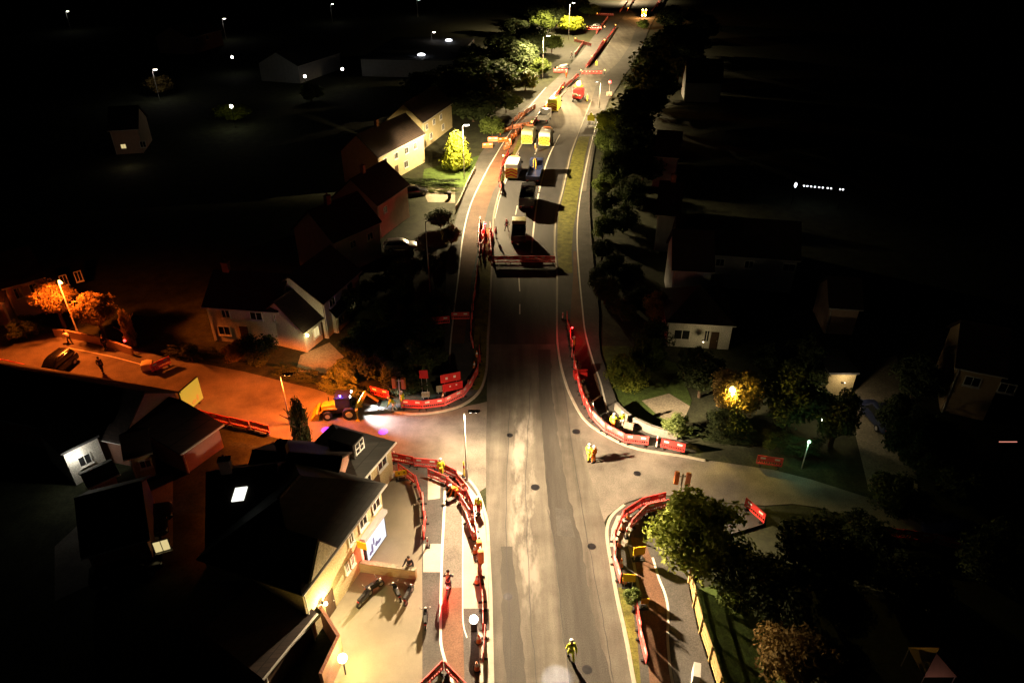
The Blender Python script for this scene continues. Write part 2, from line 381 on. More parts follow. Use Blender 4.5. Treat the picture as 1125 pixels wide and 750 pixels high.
# upper right footway
URT = [(497,728,765),(490,694,765),(480,674,742),(470,655,716),(455,638.5,690),(441,629,678),(420,622,670),(400,616.5,664),(389,614,660),(370,612,658),(340,612,658),(300,612,653),(276,609,651),(250,610,649),(233,612,648),(210,618,648),(190,622,649),(170,627,652),(150,634,656),(130,642,661),(110,650,669),(95,655,679),(80,667,688),(68,680,698),(50,692,706),(30,699,714),(15,706,722),(0,715,733),(-15,726,744)]
mb = MB(); strip(mb, URT, FZ); struct('footway', mb, 'footway_asphalt')
URK = [(775,505),(749,500),(722,496),(700,492),(680,485),(656,471.5),(645,463),(637,453),(630,440),(624,427),(618,408),(614,389),(612,370),(612,340),(612,300),(609.5,276),(610,250),(612,233),(618,210),(622.5,190),(627,170),(634,150),(642,130),(650,110)]
mb = MB(); ribbon(mb, URK, .2, FZ + .012, .16); struct('kerb', mb, 'kerb_stone')
mb = MB(); strip(mb, [(300,614,629),(276,612,628),(250,612.5,630),(233,614,633),(210,620,636),(190,624.5,640),(170,629,643),(150,636,648)], FZ + .004); struct('grass_verge', mb, 'verge_grass')
mb = MB(); strip(mb, [(441,640,661.5),(420,635,657),(400,630,652),(377,626,646),(340,627,639),(300,630,634),(276,630,633.5)], FZ + .004); struct('cycle_track', mb, 'brown_cycle_track')
mb = MB(); ribbon(mb, [(671,460),(667,451),(660,421),(651,395),(643,365),(640,340),(636,297),(634,260),(636.5,223),(645,178),(653,144),(660,125)], .16, FZ + .012); struct('white_line', mb, 'white_paint')
mb = MB(); strip(mb, [(210,637,644),(190,641,646),(170,645,650),(150,649,654)], FZ + .006); struct('cycle_track', mb, 'grey_cycle_track')
# lower right footway
BRK = [(725,900),(710,810),(697,750),(688,700),(678,655),(672,620),(667,590),(668,575),(674,564),(686,554),(705,547.5),(728,545),(780,551.5),(840,556.5)]
mb = MB(); slab(mb, BRK + [(840,575),(790,590),(756,641),(766,690),(785,750),(830,900)], -.05, FZ); struct('footway', mb, 'footway_asphalt')
mb = MB(); strip(mb, [(900,728,742),(750,699,704),(700,690,700),(662,682,694),(645,679,690)], FZ + .004); struct('grass_verge', mb, 'verge_grass')
mb = MB(); strip(mb, [(900,752,770),(750,714,737),(700,709,735),(665,706,732),(622,698,719),(590,693,707)], FZ + .004); struct('cycle_track', mb, 'brown_cycle_track')
mb = MB(); strip(mb, [(600,670,689),(580,672,694),(566,678,700)], FZ + .006); strip(mb, [(655,701,704.5),(640,699,702),(620,695,698),(600,690,694)], FZ + .008); struct('concrete_footway', mb, 'pale_concrete')
mb = MB(); ribbon(mb, BRK[:10], .22, FZ + .012, .16); struct('kerb', mb, 'kerb_stone')
mb = MB(); ribbon(mb, BLK[1:], .22, FZ + .012, .16); struct('kerb', mb, 'kerb_stone')
mb = MB(); ribbon(mb, [(717,612),(724,635),(730,650),(733.5,665),(734,680),(733.5,700),(735,720),(739,750),(756,820)], .16, FZ + .012); struct('white_line', mb, 'white_paint')
mb = MB(); ribbon(mb, [(508,820),(497,750),(492,735),(485,710),(484,690),(484.5,650),(486,600),(488,560),(489,530)], .17, FZ + .012); struct('white_line', mb, 'white_paint')
mb = MB(); ribbon(mb, [(513,700),(509,685),(508.3,660),(508.3,600),(508,560)], .08, FZ + .012); struct('white_line', mb, 'white_paint')
# road markings
mb = MB(); ribbon(mb, [(584,278),(585.5,258),(589,228),(595,198),(603,172),(615,148)], .22, .009); struct('lane_line', mb, 'white_paint')
mb = MB(); ribbon(mb, [(609,278),(611,245),(612.5,230),(619.5,208),(624.5,190),(629,170),(634.5,152)], .12, .009)
ribbon(mb, [(543.5,240),(550,214),(559,192),(570,168)], .12, .009); struct('edge_line', mb, 'white_paint')
mb = MB()
for a, b in (((566.3,236),(568.3,226)), ((578,193),(581.5,184)), ((587.5,170),(590,163)), ((571,320),(570,304)), ((571,345),(571,334))): ribbon(mb, [a, b], .14, .009)
for t in range(4):
    u, v = 411 + t * 11.3, 620 + t * 2.3; mb.poly([g(u - 2, v + 3, FZ + .005), g(u - .8, v + 3, FZ + .005), g(u + 2.6, v - 3.5, FZ + .005), g(u + 1.4, v - 3.5, FZ + .005)])
struct('dashed_line', mb, 'white_paint')
mb = MB(); ribbon(mb, [(155,400),(120,391),(75,382)], .12, .006); struct('lane_line', mb, 'white_paint')
for u, v, r in ((633, 474, .35), (558, 655, .3), (645, 735, .3), (588, 535, .35), (650, 600, .3), (560, 478, .28), (420, 484, .35), (700, 520, .3)):
    c = g(u, v); mb = MB(); mb._f(mb.ring([(c.x + r * math.cos(i * PI / 8), c.y + r * math.sin(i * PI / 8), .012) for i in range(16)])); struct('manhole_cover', mb, 'dark_metal')
mb = MB()
for px in ([(602,560),(611,612),(617,680),(627,760)], [(583,420),(578,520),(581,640),(590,760)], [(618,420),(640,560),(664,690),(676,760)], [(560,450),(556,560),(560,690),(562,760)]):
    ribbon(mb, [(u + random.uniform(-.8, .8), v) for u, v in smooth_px(px, 8)], .035, .012)
struct('road_joints', mb, 'new_asphalt')
# gardens
mb = MB(); mb.poly([g(u, v, -.02) for u, v in [(705,440),(735,432),(758,446),(748,468),(725,458)]]); struct('paving', mb, 'paving')
mb = MB(); mb.poly([g(u, v, -.03) for u, v in [(652,380),(690,380),(745,400),(760,440),(745,480),(700,468),(680,446),(668,420)]]); struct('lawn', mb, 'lawn_grass')
mb = MB(); mb.poly([g(u, v, -.03) for u, v in [(758,648),(800,640),(860,700),(880,800),(815,800),(785,740)]]); struct('lawn', mb, 'lawn_grass')
mb = MB(); mb.poly([g(u, v, -.02) for u, v in [(463,206),(500,206),(500,223),(470,222)]]); mb.poly([g(u, v, -.02) for u, v in [(437,206),(455,204),(452,216),(440,218)]]); struct('driveway', mb, 'paving')
mb = MB(); mb.poly([g(u, v, -.03) for u, v in [(466,186),(530,170),(520,206),(463,204)]]); struct('lawn', mb, 'lawn_grass')
mb = MB(); mb.poly([g(u, v, -.02) for u, v in [(330,390),(362,376),(378,392),(360,410),(325,408)]]); struct('paving', mb, 'paving')
mb = MB(); mb.poly([g(u, v, -.02) for u, v in [(935,400),(985,390),(1000,470),(1010,545),(955,540),(938,470)]]); struct('driveway', mb, 'paving')
mb = MB(); mb.poly([g(u, v, -.03) for u, v in [(934,406),(957,404),(955,455),(934,455)]]); struct('lawn', mb, 'lawn_grass')
mb = MB(); mb.poly([g(u, v, -.02) for u, v in [(120,545),(190,520),(190,600),(60,660),(60,600)]]); struct('rear_yard', mb, 'mid_asphalt')

# ------------------------------------------------------------------ lamps
def spotlight(loc, power, col, parent, size=R(165), blend=.35, wing=1.6, radius=.22, direction=None, cap=6., asym=()):
    l = bpy.data.lights.new('lamp_light', 'SPOT'); l.energy = power; l.color = col; l.spot_size = size; l.spot_blend = blend; l.shadow_soft_size = radius
    l.use_nodes = True; n = l.node_tree; em = n.nodes['Emission']
    if wing:
        tc = n.nodes.new('ShaderNodeTexCoord'); sp = n.nodes.new('ShaderNodeSeparateXYZ'); n.links.new(tc.outputs['Normal'], sp.inputs[0])
        ab = n.nodes.new('ShaderNodeMath'); ab.operation = 'ABSOLUTE'; n.links.new(sp.outputs[2], ab.inputs[0])
        mx = n.nodes.new('ShaderNodeMath'); mx.operation = 'MAXIMUM'; mx.inputs[1].default_value = .12; n.links.new(ab.outputs[0], mx.inputs[0])
        pw = n.nodes.new('ShaderNodeMath'); pw.operation = 'POWER'; pw.inputs[1].default_value = -wing; n.links.new(mx.outputs[0], pw.inputs[0])
        mn = n.nodes.new('ShaderNodeMath'); mn.operation = 'MINIMUM'; mn.inputs[1].default_value = cap; n.links.new(pw.outputs[0], mn.inputs[0])
        out = mn.outputs[0]
        for vec, lo, hi, fac in asym:   # shielding added in the light's strength, no real part: less light towards one side
            ml = n.nodes.new('ShaderNodeVectorMath'); ml.operation = 'DOT_PRODUCT'; ml.inputs[1].default_value = vec; n.links.new(tc.outputs['Normal'], ml.inputs[0])
            mr = n.nodes.new('ShaderNodeMapRange'); mr.interpolation_type = 'SMOOTHSTEP'; n.links.new(ml.outputs['Value'], mr.inputs[0])
            mr.inputs[1].default_value = lo; mr.inputs[2].default_value = hi; mr.inputs[3].default_value = 1; mr.inputs[4].default_value = fac
            m2 = n.nodes.new('ShaderNodeMath'); m2.operation = 'MULTIPLY'; n.links.new(out, m2.inputs[0]); n.links.new(mr.outputs[0], m2.inputs[1]); out = m2.outputs[0]
        n.links.new(out, em.inputs['Strength'])
    o = bpy.data.objects.new('lamp_light', l); C.objects.link(o); o.location = loc
    if direction is not None: o.rotation_euler = Vector(direction).to_track_quat('-Z', 'Y').to_euler()
    if parent: o.parent = parent
    return o
def pointlight(loc, power, col, parent=None, radius=.08):
    l = bpy.data.lights.new('lamp_light', 'POINT'); l.energy = power; l.color = col; l.shadow_soft_size = radius
    o = bpy.data.objects.new('lamp_light', l); C.objects.link(o); o.location = loc
    if parent: o.parent = parent
    return o
WARM = (1, .715, .42); SODIUM = (1, .155, .014); MID = (1, .73, .37)
def street_lamp(base, h, arm, label, lit='lamp_white', power=0, col=WARM, wing=1.6, cap=6., postmat='pale_post', headmat='dark_metal', group=None, size=R(165), asym=()):
    t = thing('street_lamp', label, 'street lamp', base, 0, group)
    MB().tube((0, 0, 0), (0, 0, 1.2), .1, .1).tube((0, 0, 1.2), (0, 0, h - .15), .075, .05).build('post', postmat, t, True)
    a = Vector(arm); n = a.normalized() if a.length else Vector((1, 0, 0)); L = max(a.length, .1)
    MB().tube((0, 0, h - .2), (n.x * L, n.y * L, h), .04, .04).build('arm', postmat, t, True)
    c = Vector((n.x * (L + .35), n.y * (L + .35), h)); rz = math.atan2(n.y, n.x)
    hd = MB().loft([[c + Matrix.Rotation(rz, 3, 'Z') @ Vector(p) for p in ((x, -w_, zz), (x, w_, zz), (x, w_ * .7, zz + .12), (x, -w_ * .7, zz + .12))] for x, w_, zz in ((-.4, .08, 0), (-.1, .16, -.02), (.35, .15, -.01), (.5, .07, .02))]).build('head', headmat, t)
    MB().box((c.x, c.y, h - .035), (.5, .22, .03), rz).build('lens', lit, hd)
    if power: spotlight((c.x, c.y, h - .12), power, col, t, wing=wing, cap=cap, size=size, asym=asym)
    return t
def headpos(u, v, h): q = g(u, v, h); return Vector((q.x, q.y, 0))
street_lamp(g(513, 527, FZ), 6.75, (.35, 0, 0), 'tall pale street lamp at the junction corner with its dark head over the road', 'lamp_white', 9800, WARM, 2.6, 26., size=R(173), asym=(((0, 1, 0), .45, .925, .01), ((.707, .707, 0), .88, .965, .04), ((-1, 0, 0), .2, .78, .09), ((-.707, .707, 0), .75, .93, .02), ((1, 0, 0), .89, .97, .02)))
street_lamp(headpos(508, 138, 9), 9, (.25, 0, 0), 'lit street lamp beside the tall yellow-green conifer', 'lamp_white', 30000, MID, 1.6, 6., size=R(172), asym=(((-1, 0, 0), .3, .9, .45), ((-1, 0, 0), .93, .985, .03), ((-.707, -.707, 0), .72, .92, .02), ((1, 0, 0), .9, .98, .03), ((0, -1, 0), .93, .98, .02)), headmat='lamp_white')
street_lamp(headpos(597, 40, 11), 11, (.9, 0, 0), 'lit street lamp rising in front of the bright trees at the far left roadside', 'lamp_white', 45000, MID, 1.7, 8., size=R(170), asym=(((1, 0, 0), .6, .97, .2), ((-1, 0, 0), .7, .97, .15)), headmat='lamp_white')
street_lamp(headpos(626, 4, 12), 12, (.9, 0, 0), 'farthest lit street lamp, at the top of the road by the yellow tree', 'lamp_white', 52000, MID, 1.7, 8., size=R(170), asym=(((1, 0, 0), .6, .97, .2), ((-1, 0, 0), .7, .97, .15)), headmat='lamp_white')
street_lamp(headpos(660, 90, 6), 6, (-.5, 0, 0), 'pale street lamp on the right verge next to the red works light', 'lamp_white', 9000, MID, 1.6, 7., asym=(((1, 0, 0), .5, .95, .1),))
street_lamp(headpos(63, 307, 7), 7, (.4, -.4, 0), 'sodium street lamp glowing over the orange lit tree', 'lamp_sodium', 6000, SODIUM, 1.6, 7., headmat='lamp_sodium', size=R(156), asym=(((0, 1, 0), .3, .85, .15),))
street_lamp(g(319, 466, 0), 5.3, (.3, 0, 0), 'thin street lamp in the middle of the orange side road', 'lamp_sodium', 6000, SODIUM, 1.8, 8., postmat='galvanised', size=R(150), asym=(((-.8, -.6, 0), .62, .85, .12),))
street_lamp(g(473, 327, 0), 9.6, (.6, 0, 0), 'unlit tall street lamp in the dark front gardens', 'galvanised', 0, postmat='galvanised')
street_lamp(headpos(690, -18, 8), 8, (-.6, 0, 0), 'lit street lamp at the far end of the road', 'lamp_white', 22000, MID, 1.6, 6., size=R(160), headmat='lamp_white')
# pool-of-light spotlight added without a lamp, then far small lamps over the dark town
q = g(612, 746); spotlight((q.x, q.y - .5, 9), 6500, (.92, .95, 1), None, size=R(13), blend=.5, wing=0, radius=.05, direction=(0, .5, -9))
for (u, v, lab, pw) in ((72, 13, 'far white lamp near the top left corner of the town', 60), (167, 77, 'far white lamp over a lit garden patch on the left', 250), (244, 21, 'far double white lamp above the red roofed house', 120), (363, 5, 'far white lamp at the top edge, left of the road', 60), (474, 36, 'far white lamp next to the flat roofed hall', 25), (458, 0, 'far white lamp at the very top, above the flat roofed hall', 60)):
    street_lamp(headpos(u, v, 7), 7, (.4, 0, 0), lab, 'lamp_white', pw, (1, .9, .75), 0, headmat='lamp_white', postmat='galvanised')
def wall_lamp(loc, label, lit, power, col, r=.16):
    t = thing('wall_lamp', label, 'lamp', loc)
    MB().box((0, .1, 0), (.16, .2, .12)).build('bracket', 'dark_metal', t)
    MB().ball((0, -.12, 0), r).build('lens', lit, t, True)
    pointlight((0, -.42 - r, .0), power, col, t, .06)
    return t

# ------------------------------------------------------------------ barriers
bp = thing('barrier_panel', 'x', 'barrier')
m = MB(); m.box((0, 0, .94), (1.96, .06, .12)); m.box((0, 0, .53), (1.96, .045, .1)); m.box((0, 0, .2), (1.96, .06, .14))
for i in range(11): m.box((-.95 + i * .19, 0, .56), (.05, .04, .74))
m.box((-.96, 0, .56), (.06, .07, .84)); m.box((.96, 0, .56), (.06, .07, .84))
m.box((0, 0, .74), (1.9, .03, .3)); m.build('panel', 'red_plastic', bp)
for sx in (-.55, .55): MB().box((sx, 0, .78), (.4, .07, .17)).build('reflector', 'reflector_white', bp)
for sx in (-.7, .7): MB().box((sx, 0, .04), (.12, .5, .08)).box((sx, 0, .1), (.1, .16, .08)).build('foot', 'black_rubber', bp)
bp_used = False; PENDING = []
def place_barrier(p, rz, label, group, col=None):
    global bp_used
    o = bp if not bp_used else copy_tree(bp); 
    o.location = p; o.rotation_euler = (0, 0, rz); o['label'] = label; o['group'] = group
    if col and bp_used:
        for k in o.children:
            if k.name.startswith('panel'): setmat(k, col)
    bp_used = True
    return o
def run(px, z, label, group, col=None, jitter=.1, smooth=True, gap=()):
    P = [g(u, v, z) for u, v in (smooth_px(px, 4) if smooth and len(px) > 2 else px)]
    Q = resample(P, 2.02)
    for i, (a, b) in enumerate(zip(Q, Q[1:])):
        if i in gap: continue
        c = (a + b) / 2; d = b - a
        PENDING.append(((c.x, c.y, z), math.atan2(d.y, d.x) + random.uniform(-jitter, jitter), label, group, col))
G = 'barrier rows around the works'
run([(430,507),(455,512),(485,517),(503,528),(514,546),(520,566),(524,592),(527,622),(529,660),(532,692),(532,722),(534,752)], FZ, 'red barrier panel in the outer row following the near left kerb', 'barriers in the outer row on the near left kerb')
run([(438,519),(451,526),(461,540),(465.5,556),(467,578),(467,602)], FZ, 'red barrier panel in the inner curve along the pale forecourt', 'barriers along the forecourt curve')
run([(488,736),(466,757),(448,775)], FZ, 'red barrier panel on the left arm of the pointed pair across the near path', 'left arm of the pointed barriers')
run([(490,736),(508,757),(522,775)], FZ, 'red barrier panel on the right arm of the pointed pair across the near path', 'right arm of the pointed barriers')
run([(441,448),(465,450.5),(490,446),(509,437),(521,421),(526,402),(528,385)], FZ, 'red barrier panel round the far left kerb corner below the bagged signals', 'barriers round the far left kerb corner')
run([(407,434),(441,441)], 0, 'red barrier panel standing behind the digger arm', 'barriers behind the digger arm')
run([(519,384),(517.5,360),(521,330),(524,305),(525,285)], FZ, 'dim red barrier panel along the unlit verge left of the dark road', 'barriers along the unlit left verge')
run([(527,283),(526,262),(528,243)], FZ, 'red barrier panel in the left row of the red lit pen', 'left row of the red lit pen')
run([(540,283),(538,262),(540,245)], FZ, 'red barrier panel in the right row of the red lit pen', 'right row of the red lit pen')
run([(541,289),(622,289)], .0, 'red barrier panel in the straight row closing the road across', 'barriers closing the road across', jitter=.03)
run([(551,214),(549,200),(552,184),(560,168)], FZ, 'red barrier panel along the left kerb beside the vans', 'barriers beside the vans')
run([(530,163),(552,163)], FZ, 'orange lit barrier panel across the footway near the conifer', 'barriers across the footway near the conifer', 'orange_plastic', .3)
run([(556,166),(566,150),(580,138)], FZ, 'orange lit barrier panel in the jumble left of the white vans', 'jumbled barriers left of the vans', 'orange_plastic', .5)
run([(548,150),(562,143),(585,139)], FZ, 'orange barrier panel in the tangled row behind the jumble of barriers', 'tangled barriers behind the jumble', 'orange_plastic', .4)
run([(585,140),(596,124),(612,104),(622,92)], FZ, 'red barrier panel in the row climbing beside the road planer', 'barriers beside the road planer')
run([(638,82),(664,82)], 0, 'red barrier panel across the lane beyond the flashing machine', 'barriers beyond the flashing machine', jitter=.03)
run([(608,80),(629,80)], FZ, 'red barrier panel in front of the dark car on the far left', 'barriers before the dark car')
run([(647,73),(655,62),(668,43),(676,31)], .0, 'red barrier panel in the long straight run far up the road', 'long straight run of far barriers', jitter=.02)
run([(644,75),(652,64),(664,45)], FZ, 'red barrier panel in the inner parallel run far up the road', 'inner parallel run of far barriers', jitter=.02)
run([(631,46),(651,52)], FZ, 'red barrier panel crossing the far footway below the far car', 'lower barriers crossing the far footway')
run([(644,33),(664,33)], FZ, 'red barrier panel next to the far parked car', 'barriers next to the far parked car')
run([(655,17),(677,18)], FZ, 'red barrier panel crossing the footway at the top of the road', 'uppermost barriers crossing the footway')
run([(689,13),(699,-4)], 0, 'red barrier panel in the last run at the top of the road', 'last run of barriers')
run([(722,8),(731,-6)], FZ, 'red barrier panel behind the orange lorry at the top', 'barriers behind the orange lorry')
run([(622,350),(626,372),(629,392),(633,412),(636,428),(642,446),(651,462),(665,475.5),(685,486),(717,491)], FZ, 'red barrier panel in the curved row round the right-hand corner', 'barriers round the right-hand corner')
run([(725,492.5),(769,500)], FZ, 'red barrier panel in the straight pair right of the white post', 'straight pair right of the white post')
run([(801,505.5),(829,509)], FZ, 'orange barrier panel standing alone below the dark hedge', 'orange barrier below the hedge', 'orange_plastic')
run([(830,509.5),(862,515)], FZ, 'red barrier panel below the dark hedge at the right', 'red barriers below the hedge')
run([(731,551.5),(708,555),(692,564),(681,577),(674,592),(674,612),(678,634),(683,655)], FZ, 'red barrier panel in the outer row rounding the near right corner', 'barriers rounding the near right corner')
run([(735,558),(712,563),(699,573),(691,585)], FZ, 'red barrier panel in the second row inside the near right corner', 'second row inside the near right corner')
run([(697,667),(703,695),(706.5,722),(712,756)], FZ, 'red barrier panel in the near run along the right verge', 'barriers along the near right verge')
run([(818,557),(832,565),(840,578)], FZ, 'bright red barrier panel in the bent row behind the big lit tree', 'barriers behind the big lit tree')
run([(213,457),(240,465),(262,469.5),(300,477)], 0, 'red barrier panel in the orange lit row below the yellow billboard', 'barriers below the billboard')
run([(167,410),(197,396)], 0, 'red barrier panel in the slanting pair in the orange side road', 'slanting barriers in the side road', jitter=.02)
run([(-4,402),(36,410)], 0, 'red barrier panel at the left end of the orange side road', 'barriers at the left end of the side road')
run([(474,357),(495,356)], FZ, 'dim red barrier panel in the left half of the row in the dark garden', 'left dim barriers in the dark garden')
run([(496,352),(517,351)], FZ, 'dim red barrier panel in the right half of the row in the dark garden', 'right dim barriers in the dark garden')
run([(955,588),(1010,595),(1066,606)], 0, 'barely lit red barrier panel along the dark side road at the right', 'barely lit barriers at the right')

run([(470,525),(489,530),(503,543),(511,560),(516,582),(518,604)], FZ, 'red barrier panel in the second row inside the near left kerb', 'second row inside the near left kerb', jitter=.25)
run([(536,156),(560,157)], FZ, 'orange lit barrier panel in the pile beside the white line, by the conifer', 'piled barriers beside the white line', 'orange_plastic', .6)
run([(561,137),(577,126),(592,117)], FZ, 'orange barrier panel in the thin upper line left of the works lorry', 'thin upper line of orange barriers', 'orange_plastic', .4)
run([(531,282),(530,262),(533,246)], FZ, 'red barrier panel in the middle row of the red lit pen', 'middle row of the red lit pen', jitter=.3)
for pp, lb, gr_ in (([(600,119),(616,100)], 'red barrier panel in the short row beside the grey works lorry', 'short row beside the grey works lorry'), ([(632,61),(641,48)], 'red barrier panel in the short row left of the long straight run', 'short row left of the long straight run'), ([(655,38),(668,20)], 'red barrier panel on the footway beside the far parked car', 'footway barriers beside the far parked car'), ([(681,14),(690,2)], 'red barrier panel left of the last run at the top', 'barriers left of the last run'), ([(716,14),(724,2)], 'red barrier panel right of the orange lorry at the top', 'barriers right of the orange lorry'), ([(622,96),(636,84)], 'red barrier panel beside the flashing beacon', 'barriers beside the flashing beacon')):
    run(pp, FZ, lb, gr_, jitter=.2)
for i_, (u, v) in enumerate(((553,178),(560,160),(584,140),(600,122),(618,101),(638,82),(664,82),(650,66),(664,48),(676,31),(690,12),(632,46),(645,33),(664,33),(612,79),(656,18))):
    t = thing('road_lamp', 'amber flashing road lamp among the barriers of the upper road', 'road lamp', g(u, v, FZ), 0, 'amber road lamps among the upper barriers')
    MB().box((0, 0, .5), (.12, .12, 1.0)).build('stem', 'black_plastic', t); MB().ball((0, 0, 1.15), .17).build('lens', 'lamp_amber', t, True)
# the 285 panels that show largest are objects, the far rest one mass
PENDING.sort(key=lambda q: q[0][1] ** 2 + q[0][0] ** 2)
for q in PENDING[:285]: place_barrier(*q)
bm_ = bmesh.new(); src_ = [(k.data, Matrix.Translation(k.location)) for k in bp.children]; names_ = []
for q in PENDING[285:]:
    M_ = Matrix.Translation(q[0]) @ Matrix.Rotation(q[1], 4, 'Z')
    for me_, L_ in src_:
        t_ = me_.copy(); t_.transform(M_ @ L_); k0 = len(bm_.faces); bm_.from_mesh(t_); bm_.faces.ensure_lookup_table()
        nm = me_.materials[0].name; nm = q[4] if (q[4] and nm == 'red_plastic') else nm
        if nm not in names_: names_.append(nm)
        for f in bm_.faces[k0:]: f.material_index = names_.index(nm)
        bpy.data.meshes.remove(t_)
me_ = bpy.data.meshes.new('distant_barriers'); bm_.to_mesh(me_); bm_.free()
for nm in names_: me_.materials.append(MATS[nm])
o = bpy.data.objects.new('distant_barriers', me_); C.objects.link(o); tag(o, 'far mass of small red and orange barriers crowding the upper road', 'barriers', kind='stuff')
def cone_proto():
    t = thing('traffic_cone', 'x', 'cone'); MB().box((0, 0, .03), (.42, .42, .06)).build('base', 'black_rubber', t)
    c_ = MB().tube((0, 0, .05), (0, 0, .78), .17, .04, 12).build('cone', 'orange_plastic', t, True); MB().tube((0, 0, .38), (0, 0, .6), .118, .078, 12).build('sleeve', 'reflector_white', c_, True); return t
cone0 = cone_proto(); cone_n = 0
for lab, grp, pts in (('orange traffic cone with white sleeve between the two near left barrier rows', 'cones between the near left barrier rows', ((509,540),(516,556),(519,574),(521,592),(522,607),(524,640),(526,705),(524,735))),
        ('orange traffic cone with white sleeve behind the right-hand corner barriers', 'cones behind the right-hand corner barriers', ((632,398),(636,408),(638,424),(644,440),(648,448))),
        ('orange traffic cone with white sleeve behind the far left corner barriers', 'cones behind the far left corner barriers', ((524,392),(521,404),(515,424),(487,439))),
        ('orange traffic cone with white sleeve inside the near right corner', 'cones inside the near right corner', ((690,570),(684,582),(680,600),(682,622),(686,640)))):
    for u, v in pts:
        o = cone0 if cone_n == 0 else copy_tree(cone0); cone_n += 1; o.location = g(u, v, FZ); o.rotation_euler = (0, 0, random.uniform(0, 3)); o['label'] = lab; o['group'] = grp
# ------------------------------------------------------------------ trees
def leafcloud(name, shape, n, leaf, seed, lumps=26):
    rnd = random.Random(seed); bm = bmesh.new()
    def inside():
        while True:
            p = Vector((rnd.uniform(-1, 1), rnd.uniform(-1, 1), rnd.uniform(-1, 1)))
            if shape == 'round' and p.length < 1: return p
            if shape == 'cone':
                t = (p.z + 1) / 2; r = math.sin(min(1, (1 - t) * 1.05 + .0) * PI / 2) * (1 if t > .12 else .75 + 2 * t)
                if p.xy.length < r: return p
            if shape == 'column' and p.xy.length < (1 - max(0, p.z) ** 3 * .8): return p
            if shape == 'box': return p
    cs = []
    for i in range(lumps):
        p = inside(); k = .72 if shape == 'round' else .82
        if shape == 'round' and p.length < .25: p *= 1.6
        cs.append((p * k, rnd.uniform(.24, .42) if shape != 'box' else rnd.uniform(.15, .3)))
    for i in range(n):
        c, r = rnd.choice(cs)
        d = Vector((rnd.gauss(0, 1), rnd.gauss(0, 1), rnd.gauss(0, 1))).normalized()
        p = c + d * r * (rnd.random() ** .4)
        s = leaf * rnd.uniform(.6, 1.3)
        nrm = (d + Vector((rnd.gauss(0, .7), rnd.gauss(0, .7), rnd.gauss(0, .7) + .3))).normalized()
        q = nrm.to_track_quat('Z', 'Y') @ Matrix.Rotation(rnd.uniform(0, 6.3), 3, 'Z').to_quaternion()
        v = [bm.verts.new(p + q @ Vector(a)) for a in ((-s, 0, 0), (0, -s * .55, s * .1), (s, 0, 0), (0, s * .55, s * .1))]
        bm.faces.new(v)
    me = bpy.data.meshes.new(name); bm.to_mesh(me); bm.free(); me.materials.append(MATS['leaf_green']); return me
CROWNS = {'round': [leafcloud('crown', 'round', 9000, .055, s, 40) for s in (1, 2, 3)], 'far': [leafcloud('crown', 'round', 3200, .1, s, 30) for s in (4, 5)],
          'cone': [leafcloud('crown', 'cone', 7000, .065, 6, 90)], 'column': [leafcloud('crown', 'column', 4000, .09, 7, 50)], 'box': [leafcloud('hedge', 'box', 4000, .06, s, 60) for s in (8, 9)]}
def trunkmesh(seed):
    rnd = random.Random(seed); m = MB(); m.path([(0, 0, 0), (.02, .01, .3), (.0, .03, .62)], [.045, .033, .022], 8)
    for i in range(6):
        a = rnd.uniform(0, 6.3); z = rnd.uniform(.25, .58); l = rnd.uniform(.2, .36)
        m.path([(0, 0, z), (math.cos(a) * l * .5, math.sin(a) * l * .5, z + .1), (math.cos(a) * l, math.sin(a) * l, z + .24)], [.02, .013, .006], 6)
    o = m.build('trunk', 'bark', None, True); me = o.data; bpy.data.objects.remove(o); return me
TRUNKS = [trunkmesh(s) for s in (1, 2)]
def tree(kind, p, h, r, m, label, group=None, name='tree', low=.35, cat='tree'):
    t = thing(name, label, cat, (p[0], p[1], p[2] if len(p) > 2 else 0), random.uniform(0, 6.28), group)
    o = bpy.data.objects.new('trunk', random.choice(TRUNKS)); C.objects.link(o); o.parent = t; o.scale = (h * .8, h * .8, h)
    c = bpy.data.objects.new('crown', random.choice(CROWNS[kind])); C.objects.link(c); c.parent = t
    z0 = h * low; c.scale = (r, r, (h - z0) / 2); c.location = (0, 0, (h + z0) / 2); setmat(c, m)
    return t
def hedge(a, b, wd, h, m, label, group=None):
    a = Vector(a); b = Vector(b); d = b - a; t = thing('hedge', label, 'hedge', ((a + b) / 2), math.atan2(d.y, d.x), group)
    c = bpy.data.objects.new('foliage', random.choice(CROWNS['box'])); C.objects.link(c); c.parent = t
    c.scale = (d.length / 2, wd / 2, h / 2); c.location = (0, 0, h / 2); setmat(c, m); return t
T = tree
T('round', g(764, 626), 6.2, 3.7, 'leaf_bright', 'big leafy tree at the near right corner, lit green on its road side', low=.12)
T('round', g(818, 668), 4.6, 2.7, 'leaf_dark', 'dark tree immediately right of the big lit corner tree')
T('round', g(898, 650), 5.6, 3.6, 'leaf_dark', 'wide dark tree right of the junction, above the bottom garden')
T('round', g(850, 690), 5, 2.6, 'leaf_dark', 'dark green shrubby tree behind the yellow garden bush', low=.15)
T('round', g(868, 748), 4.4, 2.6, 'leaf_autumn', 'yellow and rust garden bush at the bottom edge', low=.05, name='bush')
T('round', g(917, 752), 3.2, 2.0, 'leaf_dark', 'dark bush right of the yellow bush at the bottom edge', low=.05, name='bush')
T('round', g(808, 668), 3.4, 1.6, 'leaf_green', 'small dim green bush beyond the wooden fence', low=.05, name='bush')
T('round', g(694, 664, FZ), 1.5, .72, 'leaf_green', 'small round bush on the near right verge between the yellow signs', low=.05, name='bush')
T('round', g(688, 430), 4, 2.2, 'leaf_bright', 'green tree lit beside the path right of the corner barriers', low=.1)
